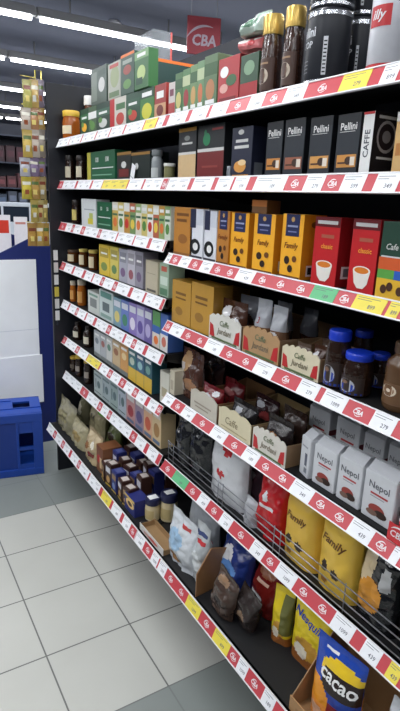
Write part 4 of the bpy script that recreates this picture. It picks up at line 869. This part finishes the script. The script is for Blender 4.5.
bb('dark red cocoa bag with a white patch standing back, lowest shelf', 246, 271, 568, film((110, 26, 22)), [('r', .1, .2, .6, .36, WF), ('e', .5, .8, .3, .08, film((150, 90, 60))), ('r', .3, .6, .7, .66, film((206, 170, 150)))], X=.985, group=GN, d=.08, crumple=.008, hmax=.225, lean=-.12)
YF = film((226, 200, 40))
NES = [('r', 0, 0, 1, .16, film((150, 90, 40))), ('e', .5, .28, .34, .14, film((200, 150, 60))), ('e', .35, .2, .2, .1, film((230, 220, 200)))]
bb('yellow cocoa bag seen edgewise, farther of the two yellow cocoa bags', 271, 286, 588, YF, NES+[('r', .55, .2, 1, .9, film((110, 110, 60)))], X=.965, group=GN, d=.045, crumple=.005, yaw=.3, hmax=.235, name='cocoa_bag', cat='cocoa bag')
bb('yellow cocoa bag with blue lettering beside the blue cocoa bag', 291, 325, 594, YF, NES+[('t', 'Nesquik', .48, .66, .14, (32, 66, 160), .15, -.15), ('r', .6, .86, .95, .92, film((70, 120, 70)))], X=.975, group=GN, d=.05, hmax=.24, crumple=.005, name='cocoa_bag', cat='cocoa bag', yaw=.1)
tray('display_tray', 'tan display tray holding the blue cocoa bag, lowest shelf', 'base', 289, 360, 735, (170, 130, 88), [('r', .1, .2, .9, .6, (150, 112, 74))], d=.2, X=.85, crown=0, inner=(150, 116, 80), wallh=.2)
bb('blue and yellow cocoa bag with white lettering foremost on the lowest shelf', 309, 352, 640, film((30, 66, 160)), [('e', .62, .74, .42, .13, film((226, 190, 40))), ('r', .3, .5, 1, .74, film((40, 26, 24))), ('t', 'cacao', .6, .65, .105, WH, 0, -.1), ('e', .12, .36, .34, .22, film((230, 150, 40))), ('r', 0, 0, .6, .3, film((224, 140, 60))), ('r', .45, .12, 1, .36, film((120, 30, 36))), ('e', .25, .14, .18, .1, film((226, 180, 150))), ('r', .2, .9, .45, .93, WF)], X=.89, group=GN, d=.07, crumple=.004, name='cocoa_bag', cat='cocoa bag', seal=.06, yaw=.1, hmax=.245).location.z += .003
bb('grey white bag beside the blue cocoa bag at the near end of the lowest shelf', 377, 412, 674, film((176, 178, 182)), [('e', .5, .5, .3, .2, film((130, 132, 138))), ('e', .3, .75, .2, .12, film((196, 198, 200)))], X=.885, group=GN, d=.07)

# ------------------------------------------------------------------ end of the aisle
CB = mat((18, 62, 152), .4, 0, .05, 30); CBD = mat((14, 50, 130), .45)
h = MB(); x0, x1, y0, y1, H = -.60, 0, 0, .30, .395
h.box(x0, x1, y0, y1, 0, .045, CB, .004); h.box(x0, x1, y0, y0+.02, H-.05, H, CB, .003)
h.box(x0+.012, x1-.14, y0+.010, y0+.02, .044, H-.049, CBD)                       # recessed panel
for a in (x0, x1-.055): h.box(a, a+.055, y0+.001, y0+.028, .04, H-.04, CB, .003)
h.box(x1-.15, x1-.135, y0+.002, y0+.024, .04, H-.04, CB, .002)
h.box(x1-.14, x1-.05, y0+.006, y0+.02, .165, .185, CB); h.box(x1-.14, x1-.05, y0+.006, y0+.02, .04, .075, CB); h.box(x1-.14, x1-.05, y0+.006, y0+.02, .275, H-.045, CB)
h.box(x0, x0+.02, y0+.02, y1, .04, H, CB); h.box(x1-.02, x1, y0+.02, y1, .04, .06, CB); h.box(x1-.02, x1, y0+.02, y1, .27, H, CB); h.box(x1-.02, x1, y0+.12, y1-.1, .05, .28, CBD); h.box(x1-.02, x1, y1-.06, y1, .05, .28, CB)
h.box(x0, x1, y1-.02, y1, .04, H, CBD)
h.box(x0+.001, x1-.16, y0+.019, y1-.01, H-.012, H+.001, CB); h.box(x1-.161, x1-.06, y0+.019, y0+.12, H-.012, H+.001, CB); h.box(x1-.161, x1-.06, y0+.22, y1-.01, H-.012, H+.001, CB); h.box(x1-.061, x1-.001, y0+.019, y1-.01, H-.012, H+.001, CB)
h.box(x0+.001, x1-.001, y0+.10, y0+.11, H, H+.006, CB); h.box(x0+.001, x1-.17, y0+.24, y0+.25, H, H+.006, CB)
tag(h.build('storage_crate', None, (.796, 3.03, .0005), (0, 0, -.2)), 'blue plastic crate upside down on the floor before the paper covered bin', 'crate')
BINC = mat((26, 40, 104), .5); yb_ = 3.47
bn = empty('dump_bin', (.6, yb_, 0)); off = (-.6, -yb_, 0)
h = MB(); h.prism([(.2, 0), (1.02, 0), (1.02, 1.33), (.91, 1.362), (.879, 1.374), (.708, 1.29), (.45, 1.16), (.2, 1.16)], 'y', yb_, yb_+.012, BINC)
h.box(1.008, 1.02, yb_+.012, 4.0, 0, 1.33, BINC); h.box(.2, .212, yb_+.012, 4.0, 0, 1.3, BINC); h.prism([(.2, 0), (1.02, 0), (1.02, 1.33), (.90, 1.36), (.75, 1.41), (.2, 1.41)], 'y', 4.0, 4.012, BINC); h.box(.212, 1.008, yb_+.012, 4.0, 1.08, 1.09, BINC)
o = h.build('bin_body', bn); o.location = off
PAPER = mat((240, 242, 246), .6, 0, .1, 8)
h = MB(); h.box(.24, .912, yb_-.006, yb_-.002, .60, 1.246, PAPER); h.box(.24, .907, yb_-.0065, yb_-.006, .80, .803, mat((206, 210, 220), .6)); o = h.build('paper_sheet', bn); o.location = off; o['label'] = 'upper white paper sheet'
h = MB(); h.box(.24, .926, yb_-.011, yb_-.007, .30, .63, PAPER); o = h.build('paper_sheet', bn); o.location = off; o['label'] = 'lower white paper sheet'
tag(bn, 'dark blue dump bin faced with white paper behind the blue crate', 'dump bin')
for k in range(5):
    xx = .63+.075*k
    h = MB(); h.box(-.032, .032, -.045, .045, 0, .14, [(170, 110, 150), (196, 196, 206), (120, 60, 110), (206, 170, 180), (90, 96, 170)][k], .004)
    h.poly([(-.02, -.0456, .03), (.02, -.0456, .03), (.02, -.0456, .09), (-.02, -.0456, .09)], WH)
    tag(h.build('sale_pack', None, (xx, 3.62+.02*(k % 2), 1.091)), f'{["pink", "white", "plum", "rose", "blue violet"][k]} pack lying in the dump bin', 'pack', 'packs in the dump bin')
for k, (a, b, t, bt, c) in enumerate(((-9, 10, 215, 236, (206, 60, 44)), (15, 27, 217, 246, (228, 228, 230)))):
    p0 = at(a, bt, 'y', 3.97); p1 = at(b, t, 'y', 3.97)
    h = MB(); h.box(p0.x, p1.x, 3.97, 3.974, 1.0905, p1.z, WHITE)
    if k == 0: h.poly([(p0.x+.01, 3.9695, p0.z+.02), (p1.x-.012, 3.9695, p0.z+.02), (p1.x-.012, 3.9695, p1.z-.035), (p0.x+.01, 3.9695, p1.z-.035)], c)
    else: h.poly([(p0.x+.01, 3.9695, p1.z-.05), (p1.x-.012, 3.9695, p1.z-.05), (p1.x-.012, 3.9695, p1.z-.035), (p0.x+.01, 3.9695, p1.z-.035)], (190, 130, 120))
    tag(h.build('price_sign'), ['white framed red price sign standing in the dump bin', 'plain white price sign standing in the dump bin beside the hanging snacks'][k], 'sign')

# hanging snack rack on the end panel
YW = mat((206, 190, 84), .4); ys = 3.10
rk = empty('snack_rack', (.885, ys, 1.39))
h = MB(); A = Vector((-.885, -ys, -1.39))
h.tube([A+Vector((.882, ys, 1.385)), A+Vector((.882, ys, 2.25)), A+Vector((.852, ys, 2.25)), A+Vector((.852, ys, 1.385)), A+Vector((.882, ys, 1.385))], .0035, YW)
h.build('wire_frame', rk)
tiers = [(23, 43.5, 80, 107), (21, 44.5, 108, 129), (23, 45, 130, 157), (20, 45.5, 158, 176), (22, 46, 177, 199), (31, 47.5, 200, 222), (28, 49, 223, 246)]
for i, (a, b, t, bt) in enumerate(tiers):
    z = at(40, t, 'y', ys).z
    h = MB(); h.tube([A+Vector((.852, ys-.001, z+.002)), A+Vector((.84, ys-.02, z+.002)), A+Vector((.77, ys-.02, z+.006))], .002, YW); h.build('hook', rk)
tag(rk, 'tall yellow wire rack hung beside the end panel with snack bags', 'wire rack')
pal = [[(186, 176, 60), (206, 160, 60), (130, 110, 130)], [(214, 196, 176), (190, 120, 60), (196, 150, 60)], [(220, 180, 60), (206, 190, 170), (150, 136, 120)], [(206, 206, 220), (130, 104, 150), (110, 90, 120)], [(226, 200, 40), (206, 150, 50), (190, 160, 90)], [(206, 176, 60), (214, 190, 100), (180, 150, 60)], [(196, 140, 40), (226, 176, 60), (206, 150, 40)]]
pn = [['olive yellow', 'ochre', 'grey plum'], ['cream', 'rust', 'tan'], ['sunny yellow', 'pale cream', 'stone'], ['silver', 'violet', 'dusky purple'], ['lemon', 'amber', 'sandy'], ['mustard', 'straw', 'dull gold'], ['caramel', 'bright gold', 'deep amber']]
for i, (a, b, t, bt) in enumerate(tiers):
    for k in range(3):
        aa = a+(b-a)*(k/3); b2 = a+(b-a)*((k+1)/3)+(1.5 if k < 2 else 0)
        yy = ys-.03-.012*(2-k) ; p0 = at(aa, bt, 'y', yy); p1 = at(b2, t, 'y', yy)
        _seed[0] += 1; c = tuple(int(v*.62+38) for v in pal[i][k])
        o = bag_mesh(p1.x-p0.x, p1.z-p0.z, .011, film(c), [('e', .5, .5, .36, .22, film(tuple(min(255, int(v*1.18)) for v in c))), ('r', .15, .62, .85, .75, film([(120, 60, 40), (226, 222, 206), (90, 110, 60)][(i+k) % 3])), ('e', .5, .3, .25, .12, film([(226, 206, 120), (150, 80, 50), (206, 206, 196)][(i+2*k) % 3]))], seed=_seed[0], nu=10, nv=14, crumple=.002, seal=.1, botw=.3, freq=40).build('snack_bag', None, ((p0.x+p1.x)/2, yy, p0.z), (0, 0, 0))
        tag(o, f'{pn[i][k]} snack bag hanging from the {ORD[i]} hook of the yellow wire rack', 'snack bag', 'snack bags on the wire rack')
# strip of small tags down the end panel
ct = empty('clip_strip', (.905, 3.024, 1.0)); h = MB(); h.box(-.004, .004, -.002, .002, -.08, .35, (40, 44, 60)); h.build('strip', ct)
for k in range(6):
    h = MB(); h.box(-.012, .012, -.0045, -.0025, .29-.068*k, .345-.068*k, [WH, OFF, WH, (206, 190, 80), OFF, WH][k]); h.build('clipped_card', ct)
tag(ct, 'narrow strip of small white cards hung on the black end panel', 'clip strip')

# ------------------------------------------------------------------ far background
fz = empty('display_freezer', (1.6, 7.2, 0)); A = Vector((-1.6, -7.2, 0))
def pb(x0, x1, y0, y1, z0, z1, m, name, bev=0):
    q = MB(); q.box(x0-1.6, x1-1.6, y0-7.2, y1-7.2, z0, z1, m, bev); return q.build(name, fz)
FW = mat((206, 212, 220), .4)
pb(.6, 2.3, 7.0, 7.9, 0, 1.30, FW, 'cabinet', .01)
pb(.6, 2.3, 7.0, 7.05, 1.48, 1.53, FW, 'top_rim', .01)
pb(.62, 2.28, 7.02, 7.03, 1.301, 1.479, mat((40, 48, 60), .1), 'front_glass')
for x in (.61, 1.47, 1.80, 2.27): pb(x-.012, x+.012, 7.0, 7.06, 1.301, 1.479, FW, 'post')
tag(fz, 'white display freezer with a dark window beyond the dump bin', 'freezer')
far = empty('wall_shelving', (2.3, 9.4, 0))
q = MB(); q.box(-1.6, 1.6, .3, .34, 0, 2.7, mat((30, 34, 46), .6)); q.build('back_panel', far)
for z in (1.45, 1.72, 2.1, 2.5):
    q = MB(); q.box(-1.6, 1.6, -.15, .299, z-.02, z, mat((60, 66, 82), .5)); q.build('shelf', far)
tag(far, 'dark wall shelving with dim goods at the far side of the shop', 'shelving unit')
fr = random.Random(5)
for si, z in enumerate((1.45, 1.72, 2.1)):
    for k in range(9):
        c = [[(60, 72, 90), (76, 82, 96), (44, 56, 74)], [(84, 44, 48), (90, 50, 46), (44, 46, 64)], [(62, 24, 34), (52, 22, 30), (34, 30, 44)]][si][fr.randrange(3)]
        q = MB(); hh = [.2, .2, .26][si]*(.8+.3*fr.random()); q.box(-.07, .07, 0, .16, 0, hh, c, .006); q.poly([(-.05, -.0006, hh*.3), (.05, -.0006, hh*.3), (.05, -.0006, hh*.7), (-.05, -.0006, hh*.7)], tuple(min(255, int(v*1.5)) for v in c))
        tag(q.build('goods_box', None, (1.0+.16*k, 9.27, z+.0005)), f'dim box on the far wall shelving, {ORD[k]} along its {["low", "middle", "high"][si]} row', 'box', 'dim boxes on the far wall shelving')

# ------------------------------------------------------------------ view
sc.view_settings.view_transform = 'Standard'; sc.view_settings.look = 'None'; sc.view_settings.gamma = 1; sc.view_settings.use_curve_mapping = False
sc.view_settings.exposure = 0.5
sc.cycles.use_denoising = True
sc.cycles.max_bounces = 6
